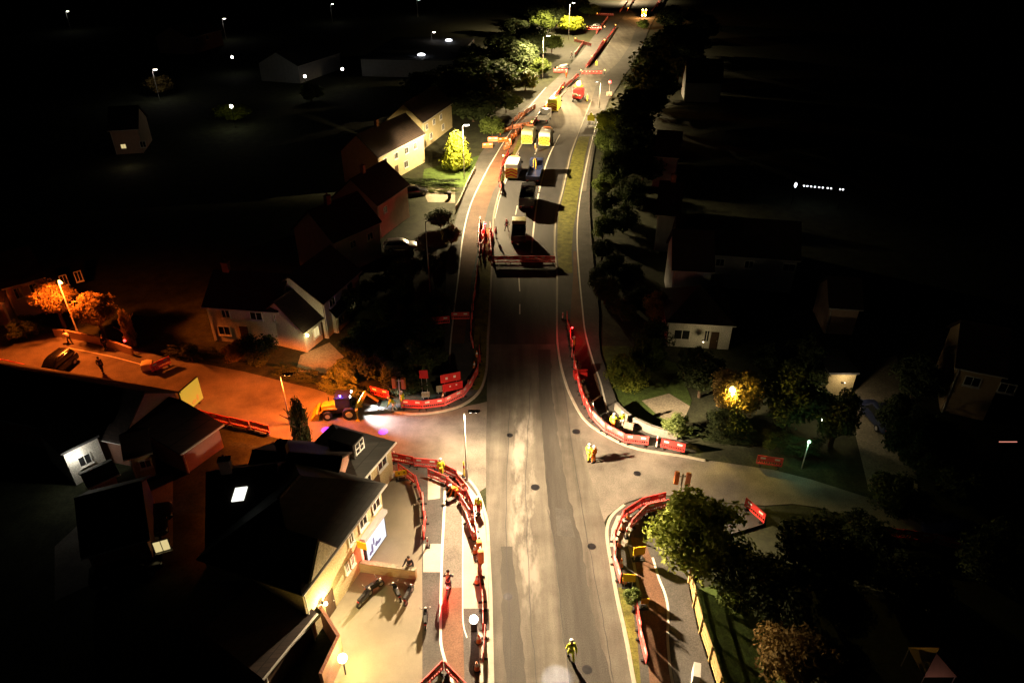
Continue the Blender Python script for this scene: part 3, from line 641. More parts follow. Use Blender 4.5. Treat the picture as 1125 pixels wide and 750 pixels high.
T('round', g(708, 412), 4.6, 2.0, 'leaf_green', 'green tree behind the lit tree at the right-hand path', low=.1)
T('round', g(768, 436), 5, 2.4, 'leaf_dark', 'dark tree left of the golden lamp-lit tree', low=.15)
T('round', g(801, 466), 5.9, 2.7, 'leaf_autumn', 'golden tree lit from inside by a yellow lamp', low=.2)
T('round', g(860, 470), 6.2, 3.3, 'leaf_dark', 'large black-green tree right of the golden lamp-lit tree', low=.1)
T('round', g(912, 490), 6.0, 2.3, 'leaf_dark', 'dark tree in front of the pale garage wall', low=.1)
T('round', g(798, 480), 3.2, 2.0, 'leaf_dark', 'low dark tree in front of the golden tree', low=.05)
T('round', g(742, 480), 2.6, 1.3, 'leaf_green', 'small green bush at the end of the curved garden wall', low=.02, name='bush')
hedge(g(748, 480), g(830, 492), 1.6, 1.6, 'leaf_dark', 'dark green hedge behind the straight barrier pair')
hedge(g(835, 493), g(905, 505), 1.8, 1.8, 'leaf_dark', 'dark hedge at the foot of the greenish lamp post')
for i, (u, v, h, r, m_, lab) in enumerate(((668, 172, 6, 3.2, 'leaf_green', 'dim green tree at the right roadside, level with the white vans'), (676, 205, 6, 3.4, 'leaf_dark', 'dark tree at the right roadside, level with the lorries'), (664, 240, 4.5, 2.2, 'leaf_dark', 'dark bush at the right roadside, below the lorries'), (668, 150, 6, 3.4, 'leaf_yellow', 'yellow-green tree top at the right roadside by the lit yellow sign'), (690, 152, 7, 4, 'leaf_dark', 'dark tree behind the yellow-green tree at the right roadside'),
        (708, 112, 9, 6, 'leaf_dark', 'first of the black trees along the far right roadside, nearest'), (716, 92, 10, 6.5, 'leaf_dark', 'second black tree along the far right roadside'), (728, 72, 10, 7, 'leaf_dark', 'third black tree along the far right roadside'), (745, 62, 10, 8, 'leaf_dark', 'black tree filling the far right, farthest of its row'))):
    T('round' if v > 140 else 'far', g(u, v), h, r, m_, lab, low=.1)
T('far', g(706, 33), 4, 2.6, 'leaf_green', 'leafy bush at the kerb just before the orange lorry', low=.05, name='bush')
for u, v, h, r, m_, lab in ((627, 38, 7, 5.5, 'leaf_yellow', 'brilliant yellow-green tree at the top left roadside'), (647, 19, 6, 5, 'leaf_green', 'green tree behind the brilliant yellow-green tree'), (606, 58, 6, 4.2, 'leaf_green', 'mid green tree left of the far dark car'), (592, 84, 5, 4, 'leaf_green', 'green tree at the left roadside beside the planer'), (577, 100, 5.5, 4.5, 'leaf_green', 'dark tree left of the road, level with the planer'), (556, 124, 5, 4.4, 'leaf_green', 'dim green tree above the jumbled orange barriers'), (596, 36, 8, 6, 'leaf_green', 'dark tree left of the brilliant yellow-green tree'), (560, 84, 10, 8, 'leaf_dark', 'wide dark tree behind the roadside trees, upper left'), (541, 150, 4, 3.0, 'leaf_green', 'small green tree right of the conifer'), (582, 66, 8, 6, 'leaf_dark', 'dark tree between the wide dark tree and the mid green one')):
    T('far', g(u, v), h, r, m_, lab, low=.05)
for i_, (u, v, h, r) in enumerate(((672, 190, 4.5, 2.6), (664, 216, 4, 2.4), (662, 262, 3.4, 2.0), (661, 286, 3.2, 1.8), (684, 178, 6, 3.6), (690, 228, 5, 3.0), (684, 256, 4.5, 2.8))):
    T('round', g(u, v), h, r, 'leaf_dark' if i_ > 2 else 'leaf_green', 'dark leafy tree in the belt along the right footway, beside the verge', 'trees in the belt along the right footway', low=.05)
rt = random.Random(11)
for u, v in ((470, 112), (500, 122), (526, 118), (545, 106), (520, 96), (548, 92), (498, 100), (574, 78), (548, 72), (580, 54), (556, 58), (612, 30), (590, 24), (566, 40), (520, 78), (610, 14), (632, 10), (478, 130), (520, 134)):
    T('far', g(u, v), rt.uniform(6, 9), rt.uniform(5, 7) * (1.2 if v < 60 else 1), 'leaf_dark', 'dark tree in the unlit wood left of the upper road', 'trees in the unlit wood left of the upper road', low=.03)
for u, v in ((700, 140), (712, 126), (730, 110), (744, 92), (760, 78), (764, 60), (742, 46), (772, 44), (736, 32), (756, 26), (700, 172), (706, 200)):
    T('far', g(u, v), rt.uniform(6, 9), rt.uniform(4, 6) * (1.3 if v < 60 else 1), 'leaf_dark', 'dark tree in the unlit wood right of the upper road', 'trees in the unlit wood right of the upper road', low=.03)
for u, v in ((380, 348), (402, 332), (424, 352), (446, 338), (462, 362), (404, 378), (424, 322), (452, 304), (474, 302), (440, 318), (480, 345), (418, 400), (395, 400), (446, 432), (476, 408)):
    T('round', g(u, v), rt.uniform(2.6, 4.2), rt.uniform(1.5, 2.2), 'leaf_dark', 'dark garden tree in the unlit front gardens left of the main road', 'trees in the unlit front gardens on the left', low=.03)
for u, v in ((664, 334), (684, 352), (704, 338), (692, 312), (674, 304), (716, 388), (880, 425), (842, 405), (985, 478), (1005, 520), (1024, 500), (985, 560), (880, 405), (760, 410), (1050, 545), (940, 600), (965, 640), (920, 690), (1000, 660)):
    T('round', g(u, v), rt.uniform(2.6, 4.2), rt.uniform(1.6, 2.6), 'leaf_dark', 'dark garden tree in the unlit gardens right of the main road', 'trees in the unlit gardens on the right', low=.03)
T('cone', g(503, 188), 7.4, 2.7, 'leaf_yellow', 'tall egg-shaped yellow-green conifer in a front garden', low=.02, name='conifer')
hedge(g(437, 203), g(508, 206), 1.6, 1.3, 'leaf_dark', 'dark clipped hedge below the conifer, upper of two')
hedge(g(465, 211), g(507, 212), .9, .8, 'leaf_green', 'green clipped hedge edging the pale driveway')
for u, v, h, r, m_, lab in ((496, 268, 3, 1.6, 'leaf_autumn', 'rusty bush at the edge of the left footway'), (484, 250, 3, 2.2, 'leaf_dark', 'dark bush at the unlit tall street lamp'), (432, 390, 4, 2.2, 'leaf_dark', 'dark garden tree with pale blossom, above the corner barriers'), (455, 412, 4, 2.2, 'leaf_green', 'dim green tree left of the red works board'), (410, 415, 3.4, 2.0, 'leaf_dark', 'dark bush above the digger'), (436, 425, 3, 1.6, 'leaf_green', 'bush behind the orange bagged signals'), (470, 385, 4, 2.0, 'leaf_dark', 'dark tree below the dim garden barriers'), (286, 400, 3.6, 2.2, 'leaf_dark', 'round dark bush in front of the white house'), (262, 396, 2.4, 1.6, 'leaf_autumn', 'reddish bush left of the round dark bush'), (380, 420, 2.6, 1.8, 'leaf_green', 'small bush above the digger, left of the dark bush')):
    T('round', g(u, v), h, r, m_, lab, low=.05, name='bush' if h < 4 else 'tree')
hedge(g(300, 413), g(352, 424), 1.6, 1.5, 'leaf_dark', 'long hedge between the white house porch and the orange side road')
hedge(g(355, 426), g(405, 440), 1.8, 1.7, 'leaf_green', 'dim green hedge behind the digger')
hedge(g(185, 389), g(258, 402), 1.6, 1.4, 'leaf_dark', 'dark hedge in front of the white house along the side road')
T('round', g(74, 366), 6.5, 2.3, 'leaf_autumn', 'orange lit tree under the sodium street lamp', low=.38)
T('round', g(116, 372), 5.6, 2.3, 'leaf_autumn', 'reddish lit tree right of the sodium-lit tree', low=.35)
T('column', g(146, 381), 4.4, .7, 'leaf_autumn', 'narrow reddish cypress beside the side road', low=.05, name='conifer')
T('column', g(334, 492), 5.2, .75, 'leaf_dark', 'black narrow conifer silhouetted against the orange side road', low=.02, name='conifer')
T('round', g(212, 398), 2.2, .9, 'leaf_dark', 'small street tree at the dark bend of the side road', low=.3)
T('far', g(343, 112), 4.5, 3.4, 'leaf_green', 'green garden tree lit by a lamp in the dark town', low=.05)
T('far', g(258, 132), 3.4, 4.4, 'leaf_yellow', 'flat yellow-green bush lit by a lamp at the far left', low=.05, name='bush')
T('far', g(178, 105), 5, 3.4, 'leaf_autumn', 'ochre tree lit by a far lamp at the left', low=.05)
for u, v, h, r, lab in ((1085, 640, 5, 3, 'barely visible dark tree right of the dim barriers'), (990, 505, 5, 2.2, 'dark tree right of the parked driveway car'), (1000, 440, 5, 2.6, 'dark tree between the driveway and the brick gable'), (655, 318, 3, 1.4, 'dark bush against the right footway, above the lawn'), (722, 355, 4, 1.9, 'amber tinged tree at the left corner of the white bungalow'), (30, 372, 2.6, 2, 'dim bush in front of the pillared terrace')):
    T('round', g(u, v), h, r, 'leaf_autumn' if 'amber' in lab else 'leaf_dark', lab, low=.1)

# ------------------------------------------------------------------ buildings
def house(name, label, A, B, depth, eave, ridge, wall='white_render', roof='tile_roof', wins=(), doors=(), chim=(), hip=False, parent=None, over=.3, cat='house', litwin=(), roof_name='roof', z0=0.):
    """front wall runs A->B, the house lies to the left of that direction"""
    A = Vector((A[0], A[1], 0)); B = Vector((B[0], B[1], 0)); d = B - A; L = d.length; rz = math.atan2(d.y, d.x)
    if parent is None: t = thing(name, label, cat, (A.x, A.y, z0), rz)
    else: t = parent
    if parent is not None:
        M = t.matrix_world if False else (Matrix.Translation(t.location) @ Matrix.Rotation(t.rotation_euler.z, 4, 'Z'))
        LM = M.inverted() @ (Matrix.Translation((A.x, A.y, z0)) @ Matrix.Rotation(rz, 4, 'Z'))
    else: LM = Matrix.Identity(4)
    def put(o, par=t):
        o.parent = par
        if par is t: o.matrix_local = LM
        return o
    if hip or ridge <= eave:
        m = MB(); m.box((L / 2, depth / 2, eave / 2), (L, depth, eave))
    else:
        pr_ = [(0, 0), (0, eave), (depth / 2, ridge), (depth, eave), (depth, 0)]
        m = MB(); m.loft([[(0, y, z) for y, z in pr_], [(L, y, z) for y, z in pr_]])
    put(m.build('wall', wall))
    m = MB(); o_ = over; th = .14
    if ridge <= eave:
        m.box((L / 2, depth / 2, eave + .1), (L + .3, depth + .3, .2))
    elif hip:
        k = min(depth / 2, L / 2 - .1)
        b0 = [(-o_, -o_, eave), (L + o_, -o_, eave), (L + o_, depth + o_, eave), (-o_, depth + o_, eave)]
        v = m.ring(b0); up = m.ring([(x, y, z + .1) for x, y, z in b0]); r0, r1 = m.ring([(k, depth / 2, ridge), (L - k, depth / 2, ridge)])
        m._f(v[::-1])
        for i in range(4): m._f([v[i], v[(i + 1) % 4], up[(i + 1) % 4], up[i]])
        m._f([up[0], up[1], r1, r0]); m._f([up[1], up[2], r1]); m._f([up[2], up[3], r0, r1]); m._f([up[3], up[0], r0])
    else:
        sl = (ridge - eave) / (depth / 2); e = eave - sl * o_ + .02
        pf = [(-o_, e), (depth / 2, ridge + .02), (depth + o_, e), (depth + o_, e + th), (depth / 2, ridge + th + .04), (-o_, e + th)]
        m.loft([[(-o_, y, z) for y, z in pf], [(L + o_, y, z) for y, z in pf]])
    rf = put(m.build(roof_name, roof))
    for (cx_, cyy) in chim:
        z = ridge; m = MB(); m.box((cx_, cyy, z + .1), (.7, .5, 1.8)); m.box((cx_, cyy, z + 1.04), (.8, .6, .1)); m.tube((cx_, cyy, z + 1.08), (cx_, cyy, z + 1.4), .1, .08)
        m.build('chimney', 'red_brick', rf)
    if ridge > eave:
        m = MB(); ge = eave + (.0 if hip else -.02 - (ridge - eave) / (depth / 2) * over)
        m.box((L / 2, -over - .06, ge + .05), (L + 2 * over, .11, .09)); put(m.build('gutter', 'pale_post'))
        m = MB(); m.tube((.12, -.07, 0), (.12, -.07, ge), .045); put(m.build('downpipe', 'pale_post'))
        k = min(depth / 2, L / 2 - .1) if hip else -over
        m = MB(); n_ = max(2, int((L - 2 * k) / .45)); st_ = (L - 2 * k) / n_
        for q in range(n_): m.tube((k + q * st_, depth / 2, ridge + .06), (k + (q + .96) * st_, depth / 2, ridge + .06), .13, .12, 6)
        m.build('ridge_tiles', roof, rf)
    def face(f, s, z):
        if f == 'f': return Matrix.Translation((s, 0, z))
        if f == 'b': return Matrix.Translation((L - s, depth, z)) @ Matrix.Rotation(PI, 4, 'Z')
        if f == 'r': return Matrix.Translation((L, s, z)) @ Matrix.Rotation(PI / 2, 4, 'Z')
        return Matrix.Translation((0, depth - s, z)) @ Matrix.Rotation(-PI / 2, 4, 'Z')
    for i, (f, s, z, ww, hh) in enumerate(wins):
        M = face(f, s, z); m = MB()
        for c, dd in (((-ww / 2, -.03, hh / 2), (.08, .08, hh)), ((ww / 2, -.03, hh / 2), (.08, .08, hh)), ((0, -.03, .04), (ww - .09, .08, .08)), ((0, -.03, hh - .04), (ww - .09, .08, .08)), ((0, -.025, hh / 2), (.05, .06, hh - .17))): m.box(c, dd, 0, M)
        w_ = put(m.build('window', 'white_frame'))
        MB().box((0, -.012, hh / 2), (ww - .1, .03, hh - .18), 0, M).build('pane', 'lit_window' if i in litwin else 'window_glass', w_)
        MB().box((0, -.07, -.04), (ww + .16, .16, .06), 0, M).build('sill', 'white_frame', w_)
    for (f, s, ww, hh) in doors:
        M = face(f, s, 0); dr = put(MB().box((0, -.02, hh / 2 + .02), (ww, .08, hh), 0, M).build('door', 'dark_wood'))
        MB().ball(M @ Vector((ww * .36, -.09, 1.0)), .05).build('handle', 'galvanised', dr)
    return t
def XY(u, v, z=0): q = g(u, v, z); return (q.x, q.y)
def off(p, q, k=0., n=0.):
    d = (Vector(q) - Vector(p)); L = d.length; d /= L; nn = Vector((-d.y, d.x)); r = Vector(p) + d * k + nn * n; return (r.x, r.y)

# corner shop building: front wall runs up the picture, body lies to its left
pa = XY(356, 687); pb = XY(416, 600); pd = (Vector(pb) - Vector(pa)).normalized()
pa = tuple(Vector(pa) - pd * 1.2); pb2 = tuple(Vector(pa) + pd * 9.2)
shop = house('corner_shop', 'cream corner shop with a bright advertising screen on its front', pa, pb2, 7.0, 4.7, 7.6, 'cream_render', 'slate_roof', cat='shop', hip=True,
      wins=(('f', 4.3, 1.5, .35, .9), ('f', 4.95, 1.5, .35, .9), ('f', 5.2, 3.3, .5, .9), ('f', 6.7, 3.3, .9, .9), ('f', 8.4, 3.3, .9, .9), ('l', 3.5, 1.0, 1.2, 1.2)), doors=(('f', 2.1, .9, 2.0),))
# screen, signs on the front (local: x along the front, -y out)
scr = MB().box((7.6, -.1, 1.35), (2.7, .2, 2.2)).build('screen_frame', 'dark_metal', shop)
MB().box((7.6, -.22, 1.38), (2.45, .03, 1.95)).build('screen', 'screen_white', scr)
m = MB(); rn = random.Random(3)
for (x, z, a, b) in ((7.0, .95, .25, .9), (7.25, 1.35, .2, .75), (7.55, .85, .35, .45), (7.9, .75, .5, .3), (6.75, .7, .35, .35)): m.ball((x, -.235, z + .1), .5, (a, .02, b), 12)
m.build('poster_figure', 'screen_blue', scr)
MB().box((7.6, -.2, 2.62), (3.0, .4, .3)).build('fascia', 'grey_render', shop)
MB().box((5.95, -.12, 1.5), (.14, .1, 2.4)).build('neon_strip', 'neon_red', shop)
pointlight((5.7, -.9, 1.6), 60, (1, .12, .08), shop)
MB().box((5.55, -.5, 2.9), (.06, .7, .6)).build('hanging_sign', 'sign_yellow', shop)
Mi = (Matrix.Translation(shop.location) @ Matrix.Rotation(shop.rotation_euler.z, 4, 'Z')).inverted(); gp = Mi @ g(353, 603, 6.4); gx, gy = gp.x, gp.y
MB().loft([[(gx - 1.5, gy + .1, 5.0), (gx + 1.5, gy + .1, 5.0), (gx, gy + .1, 7.2)], [(gx - 1.5, gy + 4.0, 5.0), (gx + 1.5, gy + 4.0, 5.0), (gx, gy + 4.0, 7.2)]]).build('dormer', 'slate_roof', shop)
MB().loft([[(gx - 1.35, gy, 5.1), (gx + 1.35, gy, 5.1), (gx, gy, 7.05)], [(gx - 1.35, gy + .08, 5.1), (gx + 1.35, gy + .08, 5.1), (gx, gy + .08, 7.05)]]).build('gable', 'white_render', shop)
wl = wall_lamp((0, 0, 0), 'bright flood lamp on the near corner of the cream shop', 'lamp_white', 420, (1, .78, .34), .12)
q = Vector((pa[0], pa[1], 2.2)) + Vector((pd.x, pd.y, 0)) * 1.3 + Vector((pd.y, -pd.x, 0)) * .3; wl.location = q; wl.rotation_euler = (0, 0, math.atan2(pd.y, pd.x))
# terrace beyond it
qa = XY(407, 556); qb = XY(433, 524); qd = (Vector(qb) - Vector(qa)).normalized(); qa = tuple(Vector(qa) - qd * .8)
ter = house('terraced_house', 'terraced house with cream front and roof dormer, at the junction corner', qa, qb, 5.2, 3.4, 4.3, 'cream_render', 'slate_roof', hip=True, wins=(('f', .9, 2.1, .8, 1.0), ('f', 2.9, 2.1, 1.2, 1.0)), doors=(('f', 1.9, .9, 2.0),))
dm = MB().box((1.9, 2.2, 4.6), (1.4, 2.2, 1.3)).build('dormer', 'slate_roof', ter)
m = MB()
for x in (1.4, 1.9, 2.4): m.box((x, 1.06, 4.65), (.07, .08, 1.0))
for z in (4.2, 4.65, 5.12): m.box((1.9, 1.065, z), (1.1, .06, .07))
fr_ = m.build('dormer_window', 'white_frame', ter); MB().box((1.9, 1.085, 4.65), (.95, .02, .9)).build('pane', 'window_glass', fr_)
# low wall along the forecourt curve
t = thing('low_wall', 'white low kerb wall round the top of the pale forecourt', 'wall'); m = MB(); ribbon(m, [(417,552),(416.5,536),(424,525),(434,517)], .2, .5, .5); m.build('coping', 'white_render', t)
t = thing('brick_wall', 'low brick wall dividing the two forecourts', 'wall'); m = MB(); a = g(394, 627); b = g(458, 636); m.bar((a.x, a.y, .5), (b.x, b.y, .5), .25, .9); m.build('brickwork', 'yellow_brick', t); MB().bar((a.x, a.y, .98), (b.x, b.y, .98), .32, .07).build('coping', 'paving', t)
t = thing('garden_wall', 'dark wall bounding the bright yellow forecourt at the bottom', 'wall'); m = MB()
for p, q in (((357,690),(377,723)), ((377,723),(358,765))):
    a = g(*p); b = g(*q); m.bar((a.x, a.y, 1.1), (b.x, b.y, 1.1), .2, 2.2)
m.build('brickwork', 'red_brick', t)
t = thing('forecourt_lamp', 'dazzling flood lamp at the bottom edge of the yellow forecourt', 'lamp', g(380, 741))
MB().tube((0, 0, 0), (0, 0, 1.5), .05).build('post', 'dark_metal', t); MB().ball((0, 0, 1.6), .28).build('lens', 'lamp_yellow', t, True); pointlight((.5, .2, 1.75), 340, (1, .64, .14), t, .15)
nb = house('lean_to', 'black roofed neighbouring outbuilding at the bottom left of the cream shop', XY(296, 765), XY(346, 702), 7, 2.4, 4.0, 'dark_wood', 'tile_roof', cat='outbuilding')
house('outbuilding', 'dark outbuilding with a pale tarpaulin roof behind the forecourt wall', XY(322, 725), XY(350, 695), 2.0, 2.0, 2.8, 'red_brick', 'slate_roof', cat='outbuilding')
# the black roofs behind
def ridge_house(name, label, p0, p1, depth, eave, ridge, *a, **k):
    """placed by its ridge, front wall half a depth nearer"""
    q0 = g(p0[0], p0[1], ridge); q1 = g(p1[0], p1[1], ridge); d = (q1 - q0); d.z = 0; d.normalize(); n = Vector((d.y, -d.x, 0)) * depth / 2
    return house(name, label, tuple((q0 + n)[:2]), tuple((q1 + n)[:2]), depth, eave, ridge, *a, **k)
bk = ridge_house('terraced_house', 'black roofed house with a bright rooflight behind the cream shop', (232, 520), (300, 512), 8, 4.2, 7.2, 'red_brick', 'tile_roof', chim=((1, 4),))
m = MB(); sl_ = 3.0 / 4; x0 = 1.3
pts = [Vector((x, y, 4.2 + sl_ * y + .26)) for x, y in ((x0, 2.3), (x0 + .75, 2.3), (x0 + 1.0, 2.95), (x0 + .25, 2.95))]
m.loft([[p - Vector((0, 0, .12)) for p in pts], pts]); m.build('rooflight', 'skylight_glow', bk)
ridge_house('terraced_house', 'wide black roofed house against the orange side road, left of the terrace dormer', (282, 496), (372, 503), 8, 3.2, 5.6, 'red_brick', 'tile_roof', chim=((2, 4),))
ridge_house('terraced_house', 'long black roofed terrace along the bottom of the orange side road', (-90, 388), (156, 432), 6.5, 2.8, 5.0, 'red_brick', 'tile_roof', chim=((6, 4.5),))
side = house('outbuilding', 'low outbuilding with a reddish lit side wall below the billboard', XY(206, 520), XY(246, 491), 9, 2.3, 3.0, 'red_brick', 'tile_roof', cat='outbuilding')
yd = house('rear_extension', 'white walled rear extension lit by a dazzling wall lamp', XY(84, 533), XY(120, 514), 4.5, 3.2, 3.2, 'white_render', 'flat_roof', wins=(('r', 2.3, 1.8, 1.0, 1.1), ('f', 1.2, 1.3, .9, 1.0)), cat='house')
house('lean_to', 'small pale lean-to in front of the white rear extension', XY(106, 548), XY(132, 536), 1.6, 1.6, 2.0, 'pink_render', 'slate_roof', cat='outbuilding')
house('rear_extension', 'small cream walled annexe right of the white rear extension', XY(150, 528), XY(172, 522), 3, 2.6, 3.4, 'cream_render', 'tile_roof', wins=(('f', 1.0, 1.0, .8, .8),))
wl = wall_lamp((0, 0, 0), 'dazzling white lamp on the wall of the rear extension', 'lamp_white', 60, (1, .92, .75), .2); wl.parent = None
Mw = Matrix.Translation(yd.location) @ Matrix.Rotation(yd.rotation_euler.z, 4, 'Z'); wl.location = Mw @ Vector((.6, -.25, 2.7)); wl.rotation_euler = yd.rotation_euler
ew = wall_lamp(Mw @ Vector((5.1, 2.6, 2.9)), 'small hidden lamp washing the end wall of the rear extension', 'headlight_dim', 40, (1, .88, .5), .06); ew.rotation_euler = (0, 0, yd.rotation_euler.z + PI / 2)
house('terraced_house', 'black house with a small yellow-green lit window at the lower left', XY(110, 640), XY(172, 622), 6, 3, 5, 'red_brick', 'tile_roof', wins=(('f', 4.2, 1.2, 1.0, 1.1),), litwin=(0,))

# white house across the side road
wa = XY(236, 374); wb = XY(312, 380)
wh = house('white_house', 'white rendered house with dark red roofs and a glowing porch corner', wa, wb, 6.5, 4.3, 6.6, 'white_render', 'tile_roof', wins=(('f', 2.0, 2.9, .9, 1.0), ('f', 5.3, 2.9, 1.3, 1.0), ('f', 1.4, .8, 1.3, 1.1), ('f', 7.4, 2.9, .4, .9)), doors=(('f', 3.6, .9, 2.0),), chim=((1.2, 3.2),))
# gabled wing facing right
house('wing', '', XY(337, 387), XY(357, 371), 5.6, 2.7, 5.3, 'white_render', 'tile_roof', wins=(('f', 1.9, .8, .9, 1.2),), doors=(('f', 3.2, .8, 2.0),), parent=wh, litwin=(0,))
house('wing', '', XY(360, 372), XY(398, 335), 6.5, 4.4, 6.8, 'white_render', 'tile_roof', wins=(('f', 1.8, 3.0, 1.1, 1.0), ('f', 5.6, 3.0, 1.2, 1.0), ('l', 3.0, 3.0, .8, 1.0), ('f', 5.6, .7, 1.4, 1.3)), parent=wh, litwin=(3,))
house('wing', '', XY(371, 366), XY(384, 353), 1.2, 2.3, 3.0, 'white_render', 'tile_roof', wins=(('f', 1.0, .7, 1.0, 1.2),), parent=wh)
q = g(334, 366, 2.3); wl = wall_lamp((q.x + .35, q.y - .3, 2.3), 'glowing porch lamp on the gable corner of the white house', 'lamp_yellow', 120, (1, .75, .3), .16); wl.rotation_euler = (0, 0, R(35))
# row behind, upper left
h1 = house('cream_house', 'cream two storey house with brown roof, nearer of the pair above the hedge', XY(418, 206), XY(467, 178), 7, 5.2, 8.2, 'cream_render', 'tile_roof', wins=(('f', 2, 3.2, 1.2, 1.1), ('f', 5.5, 3.2, 1.2, 1.1), ('f', 9, 3.2, 1.2, 1.1), ('f', 2.4, .9, 1.3, 1.2), ('f', 8.5, .9, 1.3, 1.2), ('f', 12, 3.2, 1.0, 1.1)), doors=(('f', 5.4, 1.0, 2.1),), chim=((6, 3.5),))
house('cream_house', 'cream two storey house beside the conifer, farther of the pair above the hedge', XY(466, 164), XY(497, 140), 7, 5.2, 8.2, 'cream_render', 'tile_roof', wins=(('f', 2, 3.2, 1.2, 1.1), ('f', 6, 3.2, 1.2, 1.1), ('f', 10, 3.2, 1.2, 1.1), ('f', 4, .9, 1.3, 1.2), ('f', 11, .9, 1.3, 1.2)))
house('cottage', 'dim pinkish house below the cream houses', XY(418, 262), XY(450, 238), 7, 5, 8, 'pink_render', 'tile_roof', wins=(('f', 2, 3, 1, 1),), chim=((3, 3.5),))
house('cottage', 'unlit house between the pinkish house and the white house', XY(372, 306), XY(420, 282), 7, 5, 8, 'grey_render', 'tile_roof', wins=(('f', 3, 3, 1, 1), ('f', 6, 3, 1, 1)), chim=((3, 3.5),))
t = thing('garden_wall', 'pale low wall between the left footway and the front gardens', 'wall'); m = MB(); ribbon(m, [(501,226),(507,214),(514,198),(522,183)], .22, .8, .8); m.build('brickwork', 'paving', t)
t = thing('garden_wall', 'low wall along the top of the orange side road, under the sodium lamp', 'wall'); m = MB(); ribbon(m, [(58,361),(82,364.5),(115,372),(144,382)], .22, .9, .9); m.build('brickwork', 'pink_render', t)
# pillared terrace far left
tr = house('pillared_terrace', 'reddish lit terrace with a white pillared porch at the left edge', XY(20, 352), XY(60, 340), 7, 4.2, 6.5, 'pink_render', 'tile_roof', wins=tuple(('f', 1 + 1.5 * i, 2.4, .7, 1.3) for i in range(5)))
m = MB()
for i in range(3): m.tube((-.8 - i * 1.6, -1.2, 0), (-.8 - i * 1.6, -1.2, 2.8), .12)
m.build('porch_post', 'white_frame', tr)
house('wing', '', XY(-30, 360), XY(14, 356), 5, 3.0, 5.0, 'pink_render', 'tile_roof', parent=tr)
# right hand houses
house('bungalow', 'white house wall with a lit porch below a dark hipped roof, right of the road', XY(731, 380), XY(800, 384), 7, 2.9, 5.4, 'white_render', 'tile_roof', hip=True, wins=(('f', 1.5, .9, 1.6, 1.2), ('f', 4.0, .8, .5, 1.4)), doors=(('f', 4.8, .8, 2.0),))
q = g(771, 372, 1.9); pl = wall_lamp((q.x, q.y - .5, 1.9), 'dim porch lamp on the white house right of the road', 'headlight_dim', 40, (1, .75, .35), .07)
house('house', 'dark house with a bluish wall above the white porch house', XY(735, 338), XY(775, 340), 7, 5, 8, 'grey_render', 'tile_roof')
house('house', 'long bluish white wing with small dark windows, right of the road', XY(738, 312), XY(868, 322), 7, 4.5, 7.5, 'grey_render', 'tile_roof', wins=(('f', 5.2, 2.8, 1, 1), ('f', 8.5, 2.8, 1, 1), ('f', 13, 2.8, 1.4, 1)))
house('house', 'narrow bluish gable end above the long bluish wing', XY(718, 275), XY(740, 277), 9, 5.2, 8, 'grey_render', 'tile_roof', chim=((1.5, 4.5),))
house('house', 'pale gable end right of the road, level with the white vans', XY(716, 205), XY(740, 207), 9, 5.2, 8, 'grey_render', 'tile_roof')
house('house', 'dark house with a pale bargeboard gable, far upper right', XY(752, 112), XY(790, 113), 9, 4.6, 9, 'grey_render', 'tile_roof')
t = thing('notice_board', 'pale bluish notice board behind the right footway', 'sign', g(677, 294)); MB().box((0, 0, 1.2), (1.8, .08, 1.3)).build('board', 'grey_render', t); MB().tube((-.7, .08, 0), (-.7, .08, 1.7), .05).tube((.7, .08, 0), (.7, .08, 1.7), .05).build('post', 'dark_metal', t)
house('house', 'reddish lit porch house right of the bluish wing', XY(905, 366), XY(936, 368), 5, 3.4, 5.4, 'pink_render', 'tile_roof')
house('garage', 'pale garage wall behind the dark trees at the right', XY(905, 434), XY(934, 434), 4, 2.4, 2.4, 'cream_render', 'flat_roof', cat='garage')
q = g(934, 430, 2.2); gl = wall_lamp((q.x + .05, q.y + 1.5, 2.1), 'small lamp on the garage side wall above the driveway', 'headlight_dim', 70, (1, .72, .42), .06); gl.rotation_euler = (0, 0, R(90))
ga = house('brick_house', 'brick house with a tan lit gable end at the right edge', XY(1033, 452), XY(1080, 462), 7, 5, 7.5, 'yellow_brick', 'tile_roof', wins=(('f', 1.4, 3.2, 1.2, 1.0), ('f', 4.0, 3.2, 1.2, 1.0)))
# far left
house('flat_roofed_hall', 'large flat roofed hall with two bright roof lights, upper left', XY(398, 84), XY(498, 86), 40, 4.5, 4.5, 'grey_render', 'flat_roof', cat='hall')
for i, (u, v, lab) in enumerate(((463, 62, 'left one of two white disc lights over the flat roofed hall'), (493, 46, 'right one of two white disc lights over the flat roofed hall'))):
    p = g(u, v, 4.75); t = thing('roof_light', lab, 'lamp', (p.x, p.y, 4.7)); MB().tube((0, 0, 0), (0, 0, .4), 1.15, 1.0, 16).build('base', 'galvanised', t); MB().ball((0, 0, .42), 1.1, (1, 1, .4), 14).build('lens', 'lamp_cool', t, True)
house('house', 'dim house with a pale roof edge, left of the flat roofed hall', XY(330, 92), XY(375, 76), 12, 4.5, 7.5, 'grey_render', 'slate_roof')
house('red_roofed_house', 'red brick house under the far double lamp, upper left', XY(212, 60), XY(246, 50), 12, 5, 8, 'red_brick', 'tile_roof', wins=(('f', 4, 3, 1.6, 1.4), ('f', 10, 3, 1.6, 1.4)))
house('house', 'dim tan house with one bright window at the far left', XY(128, 170), XY(158, 168), 9, 4.6, 7.6, 'pink_render', 'tile_roof', wins=(('f', 1.6, 1.0, .9, .9), ('f', 5, 1.0, 1, 1.2)), litwin=(0,))
q = g(141, 166, 2); pointlight((q.x + 1, q.y - 3, 2.2), 40, (1, .75, .5))
